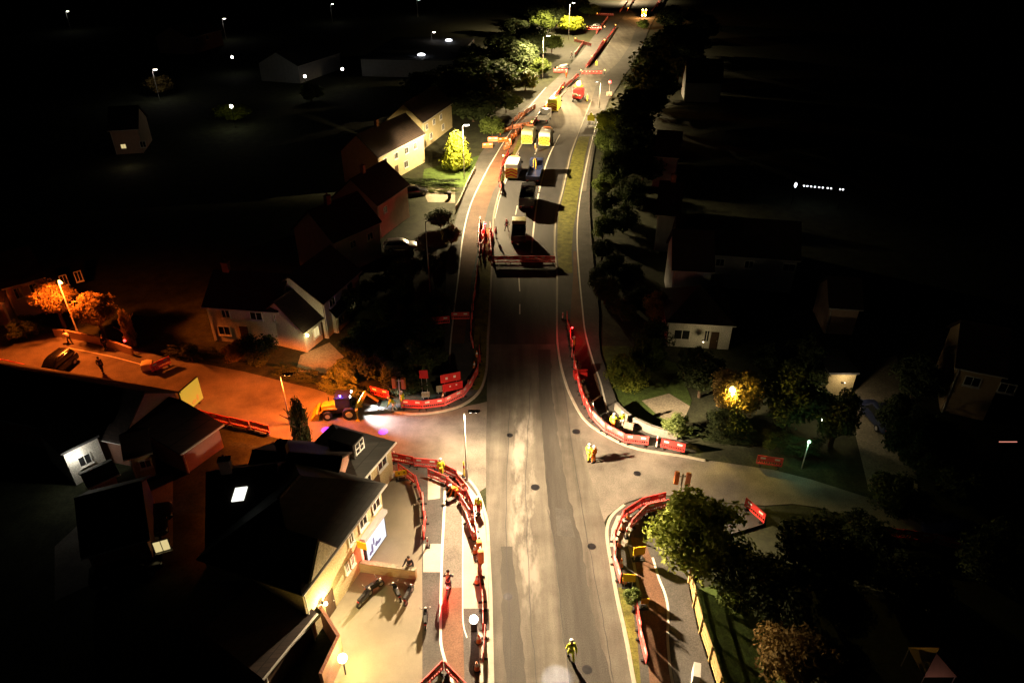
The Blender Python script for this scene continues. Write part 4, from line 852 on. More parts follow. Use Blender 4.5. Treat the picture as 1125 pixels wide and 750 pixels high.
# lamps in the gardens
q = g(805, 428, 4.6); t = thing('garden_lamp', 'dazzling yellow lamp inside the golden tree', 'lamp', (q.x, q.y, 0)); MB().tube((0, 0, 0), (0, 0, 4.4), .05).build('post', 'dark_metal', t); MB().ball((0, 0, 4.6), .26).build('lens', 'lamp_yellow', t, True); pointlight((0, -.3, 4.4), 2000, (1, .66, .1), t, .1)
q = g(890, 432, 3.0); t = thing('garden_lamp', 'round white globe lamp beside the garage', 'lamp', (q.x, q.y, 0)); MB().tube((0, 0, 0), (0, 0, 2.8), .05).build('post', 'dark_metal', t); MB().ball((0, 0, 3.0), .22).build('lens', 'lamp_white', t, True); pointlight((.9, -.5, 3.2), 160, (1, .78, .42), t, .1)
q = g(903, 461, 1.6); t = thing('garden_lamp', 'tiny white lamp below the round globe lamp', 'lamp', (q.x, q.y, 0)); MB().tube((0, 0, 0), (0, 0, 1.5), .03).build('post', 'dark_metal', t); MB().ball((0, 0, 1.6), .09).build('lens', 'lamp_white', t, True)
for u, v, pw, cl, lab in ((335, 84, 80, (1, .95, .6), 'bright lamp over the lit green garden tree'), (254, 117, 110, (1, .95, .55), 'bright lamp over the flat yellow-green bush'), (376, 76, 20, (1, .7, .5), 'small warm lamp at the dim house left of the hall'), (255, 63, 8, (1, 1, 1), 'tiny white lamp below the red brick house')):
    q = g(u, v, 4.5); t = thing('garden_lamp', lab, 'lamp', (q.x, q.y, 0)); MB().tube((0, 0, 0), (0, 0, 4.3), .05).build('post', 'dark_metal', t); MB().ball((0, 0, 4.5), .35).build('lens', 'lamp_white', t, True); pointlight((0, -1.2, 4.9), pw, cl, t, .2)
q = g(898, 208, 3); t = thing('string_lights', 'row of tiny white lights in the dark at the upper right', 'lights', (q.x, q.y, 0)); a = g(874, 204, 3) - q; b = g(926, 209, 3) - q
m = MB(); m.bar((a.x, a.y, 3.2), (b.x, b.y, 3.2), .05, .05); m.tube((a.x, a.y, 0), (a.x, a.y, 4), .06); m.tube((b.x, b.y, 0), (b.x, b.y, 3.2), .06); m.build('wire', 'dark_metal', t)
for i, k in enumerate((0, .18, .25, .33, .41, .5, .58, .68, .75, .94, 1)):
    c = a.lerp(b, k); MB().ball((c.x, c.y, 3.1), .12 if i else .2, (1, 1, 1 if i else 2)).build('bulb', 'lamp_cool', t, True)
q = g(1108, 484, 3); t = thing('strip_light', 'short row of dim red and white lights at the right edge', 'lights', (q.x, q.y, 0)); MB().tube((0, 0, 0), (0, 0, 2.8), .05).build('post', 'dark_metal', t); MB().bar((-.7, 0, 2.9), (.7, 0, 2.9), .05, .06).build('lens', 'strip_red', t)
q = g(889, 485, 2.8); t = thing('garden_lamp', 'small greenish lamp post glowing in front of the dark hedge', 'lamp', (q.x, q.y, 0)); MB().tube((0, 0, 0), (0, 0, 2.7), .05).build('post', 'galvanised', t); MB().ball((0, 0, 2.8), .13).build('lens', 'lamp_green', t, True); pointlight((-.3, -.2, 2.7), 60, (.5, 1, .55), t, .1)
# curved retaining wall
t = thing('retaining_wall', 'pale curved garden wall behind the corner path on the right', 'wall'); m = MB(); ribbon(m, [(677,442),(690,454),(706,463),(725,470),(745,474)], .3, .9, .95); m.build('stonework', 'flint', t)
# wooden fence lower right
t = thing('wooden_fence', 'slatted wooden fence along the near right path', 'fence'); P = resample([g(*p) for p in ((756,641),(760,662),(766,690),(777,722),(786,752),(800,800))], 1.9)
for i, p in enumerate(P):
    MB().box((p.x, p.y, .75), (.1, .1, 1.5), .1).build('post', 'fence_wood', t)
m = MB()
for a, b in zip(P, P[1:]):
    for z in (.35, .8, 1.25): m.bar((a.x + .06, a.y, z), (b.x + .06, b.y, z), .04, .1)
    k = 12; d = b - a
    for j in range(k):
        c = a + d * ((j + .5) / k); m.box((c.x + .09, c.y, .7), (.015, d.length / k * .82, 1.3), math.atan2(d.y, d.x) - PI / 2)
m.build('rail', 'fence_wood', t)
q = g(1014, 746); t = thing('gazebo', 'dim pinkish pointed gazebo tent in the bottom right garden', 'gazebo', q); t.scale = (.62, .62, .8)
m = MB(); v = m.ring([(-1.5, -1.5, 2.1), (1.5, -1.5, 2.1), (1.5, 1.5, 2.1), (-1.5, 1.5, 2.1)]); ap = m.ring([(0, 0, 3.1)])[0]
for i in range(4): m._f([v[i], v[(i + 1) % 4], ap])
m.build('canopy', 'pink_render', t)
for x, y in ((-1.4, -1.4), (1.4, -1.4), (1.4, 1.4), (-1.4, 1.4)): MB().tube((x, y, 0), (x, y, 2.1), .04).build('leg', 'galvanised', t)
pointlight((-.5, -3.4, 2.4), 7.0, (1, .5, .4), t)

# ------------------------------------------------------------------ vehicles (local +X forward)
def rr(x, hw, z0, z1, r=.15, taper=0.):
    pts = []
    for cx_, cz, a0 in ((hw - r - taper, z1 - r, 0), (-hw + r + taper, z1 - r, 90), (-hw + r, z0 + r, 180), (hw - r, z0 + r, 270)):
        for k in range(3):
            a = R(a0 + k * 45); pts.append((x, cx_ + r * math.cos(a), cz + r * math.sin(a)))
    return pts
def wheel(t, x, y, r, wd=.22):
    o = MB().tube((x, y - wd / 2, r), (x, y + wd / 2, r), r, r, 16).build('wheel', 'black_rubber', t)
    s = 1 if y > 0 else -1
    MB().tube((x, y + s * (wd / 2 - .02), r), (x, y + s * (wd / 2 + .015), r), r * .6, r * .55, 12).build('rim', 'galvanised', o)
def car(label, p, rz, paint='paint_black', L=4.4, H=1.55, lights=False, group=None, cat='car'):
    t = thing('parked_car', label, cat, p, rz, group); h = L / 2
    MB().loft([rr(-h, .72, .38, .9, .12), rr(-h + .15, .84, .28, 1.0, .14), rr(-h * .4, .88, .24, .98, .14), rr(h * .35, .88, .24, .95, .14), rr(h - .25, .82, .26, .78, .14), rr(h, .68, .36, .66, .1)]).build('body', paint, t, True)
    MB().loft([rr(-h + .12, .66, .9, .97, .03), rr(-h + .6, .7, .9, H - .06, .12, .1), rr(-.2, .72, .9, H, .12, .1), rr(h * .18, .7, .9, H - .08, .12, .1), rr(h * .52, .68, .9, .97, .03)]).build('cabin', paint, t, True)
    m = MB(); m.loft([rr(-h + .3, .735, .98, 1.05, .02), rr(-h + .68, .745, .98, H - .2, .05, .08), rr(h * .16, .745, .98, H - .22, .05, .08), rr(h * .4, .73, .98, 1.05, .02)]); m.build('window', 'window_glass', t, True)
    for x in (-h * .6, h * .62):
        for y in (-.8, .8): wheel(t, x, y, .32)
    for y in (-.6, .6):
        MB().box((h - .1, y, .62), (.16, .26, .12)).build('headlight', 'headlight_dim' if lights else 'reflector_white', t)
        MB().box((-h + .05, y, .75), (.12, .22, .16)).build('tail_light', 'paint_red', t)
    return t
def heading(a, b): d = g(*b) - g(*a); return math.atan2(d.y, d.x)
bc = car('black people carrier with headlights on, driving in the orange side road', g(64, 408), heading((76, 395), (54, 413)), 'paint_black', 4.6, 1.75, True)
MB().box((2.29, 0, .5), (.03, .5, .11)).build('number_plate', 'headlight_dim', bc)
car('dark saloon car parked across the far left footway behind red barriers', g(617, 77), R(170), 'paint_black')
car('dark car parked beside the upper red barrier at the far left', g(654, 30), R(170), 'paint_black')
car('dark car parked on the driveway at the right, catching white light on its side', g(963, 462), R(95), 'paint_navy', 4.6, 1.8)
car('silver car parked in the dark gardens left of the road', g(440, 274), R(10), 'paint_silver')
car('dark car beyond the dim barriers at the far right', g(1048, 592), R(165), 'paint_navy')
car('dark car on the pale driveway below the hedge', g(455, 214), R(20), 'paint_black')
car('dark parked car in the lower left yard, upper of three glinting cars', g(156, 575), R(25), 'paint_black')
car('dark parked car in the lower left yard, middle of three glinting cars', g(150, 592), R(25), 'paint_black')
car('dark parked car in the lower left yard, lowest of three glinting cars', g(142, 630), R(25), 'paint_black')
def van(label, p, rz, sx=1., paint='paint_white', cover=None):
    t = thing('works_van', label, 'van', p, rz, 'works vans with chevron rears'); t.scale = (1.12, 1.15, 1.15); L = 5.4; h = L / 2; H = 2.5
    MB().loft([rr(-h, .92, .4, H - .05, .14), rr(-h + .1, .97, .35, H, .16), rr(h - 1.7, .97, .35, H, .16), rr(h - 1.0, .95, .35, H - .35, .2, .06), rr(h - .35, .92, .35, 1.35, .16), rr(h, .8, .4, 1.0, .12)]).build('body', paint, t, True)
    rear = MB().box((-h - .02, 0, 1.15), (.03, 1.74, 1.4)).build('chevron_panel', 'chevron_yellow', t)
    m = MB()
    for i in range(3):
        z = .72 + i * .44
        for s in (-1, 1): m.bar((-h - .045, 0, z + .22), (-h - .045, s * .83, z - .12), .02, .19)
    m.build('chevron', 'chevron_red', rear)
    for s in (-1, 1):
        MB().box((-h - .03, s * .91, 1.2), (.05, .08, .5)).build('tail_light', 'paint_red', t)
        for x in (-1.6, 1.7): wheel(t, x, s * .86, .35)
        MB().box((h - 1.25, s * .965, 1.6), (.8, .03, .5)).build('window', 'window_glass', t)
        MB().bar((h - .9, s * 1.0, 1.5), (h - .9, s * 1.2, 1.55), .12, .25).build('mirror', 'black_plastic', t)
    MB().bar((h - .98, 0, 2.0), (h - .42, 0, 1.4), 1.6, .05).build('windscreen', 'window_glass', t)
    MB().box((h - 1.7, 0, H + .08), (.3, 1.2, .14)).build('beacon_bar', 'orange_plastic', t)
    return t
RD = lambda v: heading((sum([0]), v), (0, v))
def roaddir(v): 
    # travel direction of the far road at image row v
    tb = [(r[0], (r[1] + r[2]) / 2) for r in MAIN]
    def mid(q):
        for (v0, u0), (v1, u1) in zip(tb, tb[1:]):
            if v1 <= q <= v0: return u0 + (u1 - u0) * (q - v0) / (v1 - v0)
    a = g(mid(v + 3), v + 3); b = g(mid(v - 3), v - 3); d = b - a; return math.atan2(d.y, d.x)
def vat(u, v, dx=2.7):
    # u, v mark the middle of the rear end at road level
    p = g(u, v); a = roaddir(v); return Vector((p.x + math.cos(a) * dx, p.y + math.sin(a) * dx, 0)), a
p, a = vat(562, 198); van('white works van with a chevron rear, nearest of the chevron vans', p, a)
p, a = vat(579, 160); van('yellow and white chevron van, left of the two vans side by side', p, a, paint='paint_cream')
p, a = vat(598, 162); van('white chevron van, right of the two vans side by side', p, a)
p, a = vat(607, 124); van('bright yellow van farthest up the road, beside the planer', p, a, paint='chevron_yellow')
def lorry(label, p, rz, L=7.5, cab='paint_navy', bed='paint_black', load=None, crane=False, name='lorry', cabh=2.6, sides=.9, wdt=1.15):
    t = thing(name, label, 'lorry', p, rz); h = L / 2; cl = 1.9
    MB().box((0, 0, .75), (L - .3, .9, .25)).build('chassis', 'dark_metal', t)
    MB().loft([rr(h - cl, wdt - .03, .6, cabh, .12), rr(h - .4, wdt - .03, .55, cabh, .14), rr(h - .02, wdt - .08, .5, cabh - .5, .14), rr(h, wdt - .1, .5, 1.5, .12)]).build('cab', cab, t, True)
    MB().bar((h - .32, 0, cabh - .25), (h + .02, 0, 1.6), wdt * 1.7, .05).build('windscreen', 'window_glass', t)
    b0, b1 = -h, h - cl - .15
    m = MB(); m.box(((b0 + b1) / 2, 0, 1.0), (b1 - b0, wdt * 2, .12))
    for s in (-1, 1): m.box(((b0 + b1) / 2, s * (wdt - .05), 1.06 + sides / 2), (b1 - b0, .08, sides))
    m.box((b0 + .05, 0, 1.06 + sides / 2), (.09, wdt * 2 - .18, sides)); m.box((b1 - .05, 0, 1.06 + sides * .65), (.09, wdt * 2 - .18, sides * 1.3)); m.build('cargo_bed', bed, t)
    if load: MB().box((b0 + 1.3, .1, 1.2), (1.1, 1.0, .3)).box((b0 + 2.8, -.2, 1.15), (.9, 1.3, .2)).build('load', load, t)
    for s in (-1, 1):
        for x in (-h + 1.2, -h + 2.3, h - 1.0): wheel(t, x, s * (wdt - .18), .48, .3)
        MB().box((-h - .02, s * .85, .85), (.05, .3, .14)).build('tail_light', 'paint_red', t)
    if crane:
        MB().path([(b1 + .0, 0, 1.1), (b1 - .05, 0, 2.9), (b1 - 2.2, .2, 3.3), (b1 - 2.6, .2, 2.2)], [.14, .12, .1, .07]).build('crane_arm', 'plant_yellow', t)
    return t
p, a = vat(585, 204, 3.8); lorry('dark blue lorry with a folded yellow crane, right of the nearest chevron van', p, a, 7.5, 'paint_navy', 'paint_navy', None, True, sides=.5)
p, a = vat(578, 233, 3.2); lorry('black tipper lorry with a pale sheet in its open bed', p, a, 6.4, 'paint_black', 'paint_black', 'white_frame', sides=1.1)
p, a = vat(569.5, 272, 2.9); lorry('small pickup lorry with a cream cab and a black bed', p, a, 5.8, 'paint_cream', 'paint_black', None, name='pickup_lorry', cabh=2.3, wdt=.98, sides=.6)
p, a = vat(596, 137, 2.8); lorry('grey works lorry behind the barriers, below the bright yellow van', p, a, 5.6, 'paint_silver', 'galvanised', None, name='works_lorry', cabh=2.4)
# planer with flashing beacon
p, a = vat(631, 116, 6); t = thing('road_planer', 'orange-red road planing machine with a blazing amber beacon', 'road machine', p, a)
MB().loft([rr(-2.6, 1.1, .9, 2.0, .1), rr(-1.0, 1.15, .7, 2.5, .1), rr(2.2, 1.15, .7, 2.4, .1), rr(3.0, 1.0, .9, 1.9, .1)]).build('body', 'paint_red', t)
MB().box((-.6, 0, 3.35), (2.2, 2.2, .1)).build('canopy', 'paint_orange', t)
m = MB()
for x, y in ((-1.6, -1), (-1.6, 1), (.4, -1), (.4, 1)): m.tube((x, y, 2.3), (x, y, 3.3), .05)
m.build('canopy_frame', 'dark_metal', t)
for s in (-1, 1):
    for x in (-1.9, 2.0): MB().box((x, s * .85, .32), (1.3, .35, .62)).tube((x - .65, s * .85 - .17, .32), (x - .65, s * .85 + .17, .32), .31, .31, 10).tube((x + .65, s * .85 - .17, .32), (x + .65, s * .85 + .17, .32), .31, .31, 10).build('track', 'black_rubber', t)
m = MB(); m.bar((-2.4, 0, 1.4), (-6.5, 0, 2.7), .9, .25); m.build('conveyor', 'paving', t)
bcn = MB().tube((-.6, 0, 3.4), (-.6, 0, 3.55), .15).build('beacon', 'black_plastic', t); MB().ball((-.6, 0, 3.9), .6).build('lens', 'lamp_orange', bcn, True); pointlight((-.6, -.2, 4.6), 3000, (1, .36, .05), t, .2)
MB().ball((-2.65, .7, 1.6), .12).ball((-2.65, -.7, 1.6), .12).build('tail_light', 'lamp_red', t)
p, a = vat(707, 20, 4); t = lorry('orange lorry with two white lights at the top of the road, facing down it', p, a + PI, 7.5, 'paint_orange', 'paint_orange', None, name='orange_lorry', sides=1.2)
for s in (-.7, .7): MB().ball((3.8, s, 1.0), .28).build('headlight', 'lamp_white', t, True)
for s in (-.7, .7): MB().ball((1.8, s, 3.0), .3).build('beacon', 'lamp_yellow', t, True)
pointlight((5.5, 0, 3.4), 6000, (1, .42, .1), t, .2)
# small red works light and sign by the far lamp
t = thing('works_light', 'red works light on a small trailer, right of the far pale lamp post', 'works light', g(669, 106)); MB().box((0, 0, .6), (1.3, .9, .8)).build('trailer', 'pink_render', t)
for s in (-.55, .55): wheel(t, 0, s, .25)
MB().tube((0, 0, 1), (0, 0, 3.2), .05).build('mast', 'galvanised', t); MB().ball((0, 0, 3.4), .4).build('lens', 'lamp_red', t, True); pointlight((0, -.6, 3.6), 60, (1, .05, .05), t)
# backhoe digger
fx = g(352, 456); rx = g(398, 454); ax = math.atan2(fx.y - rx.y, fx.x - rx.x)
t = thing('backhoe_digger', 'yellow backhoe digger working under white light in the side road', 'digger', ((fx + rx) / 2), ax)
MB().box((0, 0, .75), (4.0, .9, .4)).build('chassis', 'dark_metal', t)
MB().loft([rr(.3, .5, .95, 1.75, .1), rr(1.7, .48, .9, 1.6, .12), rr(2.0, .42, .9, 1.4, .12)]).build('bonnet', 'plant_yellow', t)
cb = MB(); cb.box((-.45, 0, 2.72), (1.7, 1.6, .1))
for x, y in ((-1.2, -.7), (-1.2, .7), (.3, -.7), (.3, .7)): cb.bar((x, y, 1.0), (x, y, 2.7), .09, .09)
cb.box((-.45, 0, 1.15), (1.5, 1.45, .5)); cab_ = cb.build('cab', 'black_plastic', t)
MB().box((-.45, 0, 2.03), (1.42, 1.36, 1.2)).build('window', 'window_glass', cab_)
for s in (-1, 1):
    o = MB().tube((-1.1, s * .95 - .22, .75), (-1.1, s * .95 + .22, .75), .75, .75, 18).build('rear_wheel', 'black_rubber', t); MB().tube((-1.1, s * 1.16, .75), (-1.1, s * 1.2, .75), .4, .36, 14).build('rim', 'paint_cream', o)
    o = MB().tube((1.3, s * .9 - .18, .52), (1.3, s * .9 + .18, .52), .52, .52, 16).build('front_wheel', 'black_rubber', t); MB().tube((1.3, s * 1.07, .52), (1.3, s * 1.1, .52), .28, .25, 12).build('rim', 'paint_cream', o)
    MB().path([(.2, s * .68, 1.3), (1.6, s * .68, 1.35), (2.4, s * .68, .5)], [.1, .1, .08]).build('loader_arm', 'plant_yellow', t)
    MB().bar((-1.9, s * 1.0, 1.2), (-2.0, s * 1.25, .1), .14, .14).box((-2.0, s * 1.28, .05), (.4, .35, .06)).build('stabiliser', 'plant_yellow', t)
MB().loft([[(2.3, -1.1, .15), (2.3, 1.1, .15), (2.3, 1.1, .95), (2.3, -1.1, .95)], [(2.75, -1.1, .1), (2.75, 1.1, .1), (2.55, 1.1, .9), (2.55, -1.1, .9)], [(3.2, -1.1, .08), (3.2, 1.1, .08), (3.2, 1.1, .14), (3.2, -1.1, .14)]]).build('front_bucket', 'plant_yellow', t)
MB().box((-1.85, 0, .9), (.3, 1.9, .5)).build('kingpost', 'plant_yellow', t)
MB().bar((-1.95, 0, 1.0), (-3.0, 0, 2.9), .34, .4).build('boom', 'plant_yellow', t)
MB().bar((-2.9, 0, 2.95), (-4.3, 0, 1.7), .28, .32).build('dipper', 'plant_yellow', t)
MB().loft([[(-4.3, -.35, 1.7), (-4.3, .35, 1.7), (-4.1, .35, 1.2), (-4.1, -.35, 1.2)], [(-4.6, -.35, 1.5), (-4.6, .35, 1.5), (-4.3, .35, 1.0), (-4.3, -.35, 1.0)]]).build('digging_bucket', 'dark_metal', t)
MB().tube((1.2, -.3, 1.6), (1.2, -.3, 2.3), .05).build('exhaust', 'dark_metal', t)
bcn = MB().tube((-.3, .5, 2.78), (-.3, .5, 2.95), .1).build('beacon', 'lamp_blue', t)
for s in (-.5, .5): MB().box((-1.35, s, 2.72), (.12, .24, .16)).build('work_lamp', 'lamp_white', t)
spotlight((-1.6, 0, 3.0), 5000, (.95, .95, 1), t, size=R(75), blend=.6, wing=0, radius=.1, direction=(-1, .1, -.75))
pointlight((.6, .8, 2.9), 30, (1, .7, .3), t); pointlight((-.3, .9, 3.1), 120, (.15, .08, 1), t); t.scale = (.8, .8, .8)
for u, v in ((358, 472), (421, 474)):
    q = g(u, v); l = t.matrix_world
    sl = spotlight((q.x, q.y + .3, 4.5), 15000, (.13, .0, 1), None, size=R(12), blend=.9, wing=0, radius=.05, direction=(0, -.3, -4.5)); sl.name = 'blue_spot'  # added spotlight for a blue patch, hung in the air without a lamp
# two yellow domed bollards on the roof side of the junction
for i, (u, v, lab) in enumerate(((388, 486, 'left yellow works cone lamp behind the terrace roof'), (402, 487, 'right yellow works cone lamp behind the terrace roof'))):
    q = g(u, v); t = thing('traffic_cone', lab, 'cone', q); MB().box((0, 0, .03), (.5, .5, .06)).build('base', 'black_rubber', t); MB().tube((0, 0, .05), (0, 0, .8), .2, .05, 12).build('cone', 'sign_yellow', t); MB().ball((0, 0, .9), .16).build('lamp', 'lit_window', t, True)
pointlight((g(396, 478).x, g(396, 478).y, 1.8), 14, (1, .75, .2))

# ------------------------------------------------------------------ motorbikes and cycle
def motorbike(label, p, rz, parent=None):
    t = thing('motorbike', label, 'motorbike', p, rz); t.scale = (.78, .78, .78)
    for x in (-.68, .7):
        o = MB().tube((x, -.07, .31), (x, .07, .31), .31, .31, 16).build('wheel', 'black_rubber', t); MB().tube((x, -.08, .31), (x, .08, .31), .17, .17, 12).build('rim', 'galvanised', o)
    MB().loft([rr(-.7, .1, .55, .85, .05), rr(-.3, .17, .35, .82, .07), rr(.3, .19, .35, .98, .08), rr(.55, .12, .6, 1.0, .05)]).build('body', 'paint_black', t, True)
    MB().box((-.35, 0, .86), (.7, .26, .1)).build('seat', 'black_rubber', t)
    m = MB(); m.tube((.7, 0, .31), (.48, 0, 1.02), .04); m.tube((.48, -.36, 1.05), (.48, .36, 1.05), .025); m.build('handlebar', 'dark_metal', t)
    for s in (-1, 1): MB().tube((.5, s * .3, 1.05), (.42, s * .4, 1.28), .015).ball((.42, s * .4, 1.3), .07, (.4, 1, .8)).build('mirror', 'galvanised', t)
    MB().ball((.68, 0, .88), .1).build('headlight', 'reflector_white', t, True)
    MB().box((-.78, 0, .72), (.05, .18, .08)).build('tail_light', 'paint_red', t)
    return t
motorbike('black motorbike parked at the edge of the dark path, below the others', g(468, 683, FZ), R(95))
motorbike('motorbike parked alone under the brick wall nearest the shop', g(401, 660, FZ), R(60))
motorbike('motorbike parked by the middle of the brick wall, left of a pair', g(436, 654, FZ), R(120))
motorbike('motorbike parked by the right end of the brick wall, right of a pair', g(449, 657, FZ), R(75))
motorbike('motorbike close under the left half of the brick wall, behind the lone one', g(411, 648, FZ), R(40))

# ------------------------------------------------------------------ people
def skinmesh(name, joints, edges, root=0, sub=1):
    me = bpy.data.meshes.new(name); me.from_pydata([j[0] for j in joints], edges, []); o = bpy.data.objects.new(name, me); C.objects.link(o)
    md = o.modifiers.new('skin', 'SKIN')
    for i, j in enumerate(joints):
        r = j[1]; sv = me.skin_vertices[0].data[i]; sv.radius = (r, r) if not isinstance(r, tuple) else r; sv.use_root = (i == root)
    sd = o.modifiers.new('sub', 'SUBSURF'); sd.levels = sub; sd.render_levels = sub
    dg = bpy.context.evaluated_depsgraph_get(); ev = o.evaluated_get(dg); out = bpy.data.meshes.new_from_object(ev)
    for p in out.polygons: p.use_smooth = True
    bpy.data.objects.remove(o); bpy.data.meshes.remove(me); out.name = name; return out
POSES = {}
def pose_data(kind):
    if kind in POSES: return POSES[kind]
    # y forward, x to the right of the figure
    st = {'stand': dict(f=(.05, -.02), aL=(-.28, .05, .78), aR=(.28, .05, .78), eL=(-.27, -.03, 1.1), eR=(.27, -.03, 1.1), lean=0, kb=0),
          'point': dict(f=(.12, -.06), aL=(-.28, .03, .78), aR=(.26, .5, 1.12), eL=(-.27, -.03, 1.1), eR=(.27, .2, 1.12), lean=.03, kb=.03),
          'walk': dict(f=(.3, -.28), aL=(-.26, .22, .82), aR=(.26, -.2, .82), eL=(-.27, .04, 1.1), eR=(.27, -.12, 1.1), lean=.05, kb=.06),
          'bend': dict(f=(.15, -.15), aL=(-.22, .62, .6), aR=(.22, .6, .62), eL=(-.24, .48, .85), eR=(.24, .46, .86), lean=.42, kb=.1),
          'ride': dict(f=(.1, .2), aL=(-.27, .52, 1.02), aR=(.27, .52, 1.02), eL=(-.28, .3, 1.14), eR=(.28, .3, 1.14), lean=.25, kb=.3)}[kind]
    ln = st['lean']; fl, frr = st['f']; kb = st['kb']
    hip = .94; fz = .08
    if kind == 'ride': hip = .95; fz = .2
    if kind == 'bend': drop = .16
    else: drop = 0
    J = []; E = []
    def add(p, r, par=None):
        J.append((p, r)); i = len(J) - 1
        if par is not None: E.append((par, i))
        return i
    pel = add((0, 0, hip), .125); wa_ = add((0, ln * .3, 1.14 - drop * .3), .115, pel); ch = add((0, ln * .75, 1.36 - drop), (.15, .115), wa_); nk = add((0, ln, 1.5 - drop * 1.3), .055, ch); hd0 = add((0, ln * 1.08, 1.57 - drop * 1.4), .07, nk); hd1 = add((0, ln * 1.12 + .015, 1.66 - drop * 1.4), .095, hd0); hd2 = add((0, ln * 1.14 + .0, 1.75 - drop * 1.4), .07, hd1)
    nose = add((0, ln * 1.12 + .125, 1.65 - drop * 1.4), .016, hd1)
    for s in (-1, 1): add((s * .1, ln * 1.12, 1.655 - drop * 1.4), .018, hd1)
    ends = []
    for s, e, w_ in ((-1, st['eL'], st['aL']), (1, st['eR'], st['aR'])):
        sh = add((s * .19, ln * .82, 1.42 - drop * 1.1), .065, ch); el = add(e, .046, sh); wr = add(w_, .03, el)
        d = (Vector(w_) - Vector(e)).normalized(); pm = Vector(w_) + d * .08; pi = add(tuple(pm), .034, wr)
        side_ = Vector((0, 1, 0)) if abs(d.y) < .7 else Vector((1, 0, 0)); cr = d.cross(side_).normalized(); sd_ = cr.cross(d).normalized()
        for k in range(4):
            b_ = pm + sd_ * (.034 - .022 * k) + d * .045; f1 = add(tuple(b_), .01, pi); f2 = add(tuple(b_ + d * (.03 + .006 * (k in (1, 2))) - cr * s * .012), .009, f1); add(tuple(b_ + d * .055 - cr * s * .032), .007, f2)
        th = add(tuple(pm + sd_ * .045 - d * .01), .011, pi); add(tuple(pm + sd_ * .065 + d * .03 - cr * s * .015), .009, th)
    feet = []
    for s, fy in ((-1, fl), (1, frr)):
        hp = add((s * .095, 0, hip - .06), .088, pel); kn = add((s * .1, fy * .5 + kb, .5 + (.1 if kind == 'ride' else 0)), .06, hp); an = add((s * .1, fy - .02, fz + .02), .042, kn); add((s * .11, fy + .14, fz - .045), .036, an)
        feet.append((s, fy))
    body = skinmesh('body', J, E)
    # clothes: the same skeleton, larger radii
    def sub(pts, edges, nm): return skinmesh(nm, pts, edges)
    gr = lambda i, k: (J[i][0], (J[i][1] if not isinstance(J[i][1], tuple) else max(J[i][1])) * k + .012)
    a0 = [i for i, j in enumerate(J)]
    # indices: shoulders/elbows/wrists
    arms = []; idx = 10
    for s in (0, 1):
        arms.append((idx, idx + 1, idx + 2)); idx += 4 + 12 + 2
    jk = [gr(0, 1.08), gr(1, 1.12), ((J[2][0]), (.175, .135)), ((J[3][0][0], J[3][0][1], J[3][0][2] - .06), .075)]; je = [(0, 1), (1, 2), (2, 3)]
    for A_ in arms:
        b_ = len(jk); jk += [gr(A_[0], 1.12), gr(A_[1], 1.15), gr(A_[2], 1.15)]; je += [(2, b_), (b_, b_ + 1), (b_ + 1, b_ + 2)]
    jacket = sub(jk, je, 'jacket')
    tp = [((0, 0, hip - .01), .135)]; te = []
    legi = idx
    for s in (0, 1):
        b_ = len(tp); tp += [gr(legi, 1.08), gr(legi + 1, 1.1), (tuple(Vector(J[legi + 2][0]) + Vector((0, 0, .05))), .058)]; te += [(0, b_), (b_, b_ + 1), (b_ + 1, b_ + 2)]; legi += 4
    trousers = sub(tp, te, 'trousers')
    hc = Vector(J[hd1][0])
    m = MB(); m.ball(hc + Vector((0, -.005, .055)), .118, (1, 1.12, .8), 12); m.ball(hc + Vector((0, .1, .05)), .07, (1, .8, .15), 8); o = m.build('helmet', 'helmet_white', None, True); hm = o.data; bpy.data.objects.remove(o)
    m = MB(); m.ball(hc + Vector((0, -.02, .03)), .108, (1, 1.08, 1.0), 12); o = m.build('hair', 'hair', None, True); hr = o.data; bpy.data.objects.remove(o)
    m = MB()
    for s in (-1, 1): m.ball(hc + Vector((s * .035, .092, .02)), .012, (1, .6, .7), 6)
    m.box(tuple(hc + Vector((0, .094, -.055))), (.045, .012, .01)); o = m.build('face_detail', 'hair', None); fc = o.data; bpy.data.objects.remove(o)
    bt = MB()
    for i, (s, fy) in enumerate(feet): bt.loft([[(s * .105 + x, fy + y, fz - .08 + z) for x, y, z in ((-.055, yy, 0), (.055, yy, 0), (.05, yy, zz), (-.05, yy, zz))] for yy, zz in ((-.09, .14), (.04, .13), (.12, .08), (.2, .05))])
    o = bt.build('boots', 'black_rubber', None, True); bo = o.data; bpy.data.objects.remove(o)
    POSES[kind] = dict(body=body, jacket=jacket, trousers=trousers, helmet=hm, hair=hr, face_detail=fc, boots=bo); return POSES[kind]
def person(label, p, rz, pose='stand', jacket='hivis_yellow', trousers='hivis_yellow', helmet=True, group=None):
    D = pose_data(pose); t = thing('person', label, 'person', p, rz, group)
    for nm, me, m_ in (('body', D['body'], 'skin'), ('jacket', D['jacket'], jacket), ('trousers', D['trousers'], trousers), ('boots', D['boots'], 'black_rubber'), ('helmet' if helmet else 'hair', D['helmet'] if helmet else D['hair'], 'helmet_white' if helmet else 'hair')):
        if not me.materials: me.materials.append(MATS[m_])
        o = bpy.data.objects.new(nm, me); C.objects.link(o); o.parent = t; setmat(o, m_)
    return t
P_ = person
P_('person in yellow high-visibility clothes and white helmet standing on the junction, left of two', g(646, 506), R(-60), 'point')
P_('person in orange high-visibility clothes standing on the junction, right of two', g(651.5, 508), R(40), 'stand', 'hivis_orange', 'hivis_orange')
P_('person in yellow jacket and orange trousers behind the corner barriers, left of two', g(673, 472, FZ), R(-30), 'point', 'hivis_yellow', 'hivis_orange')
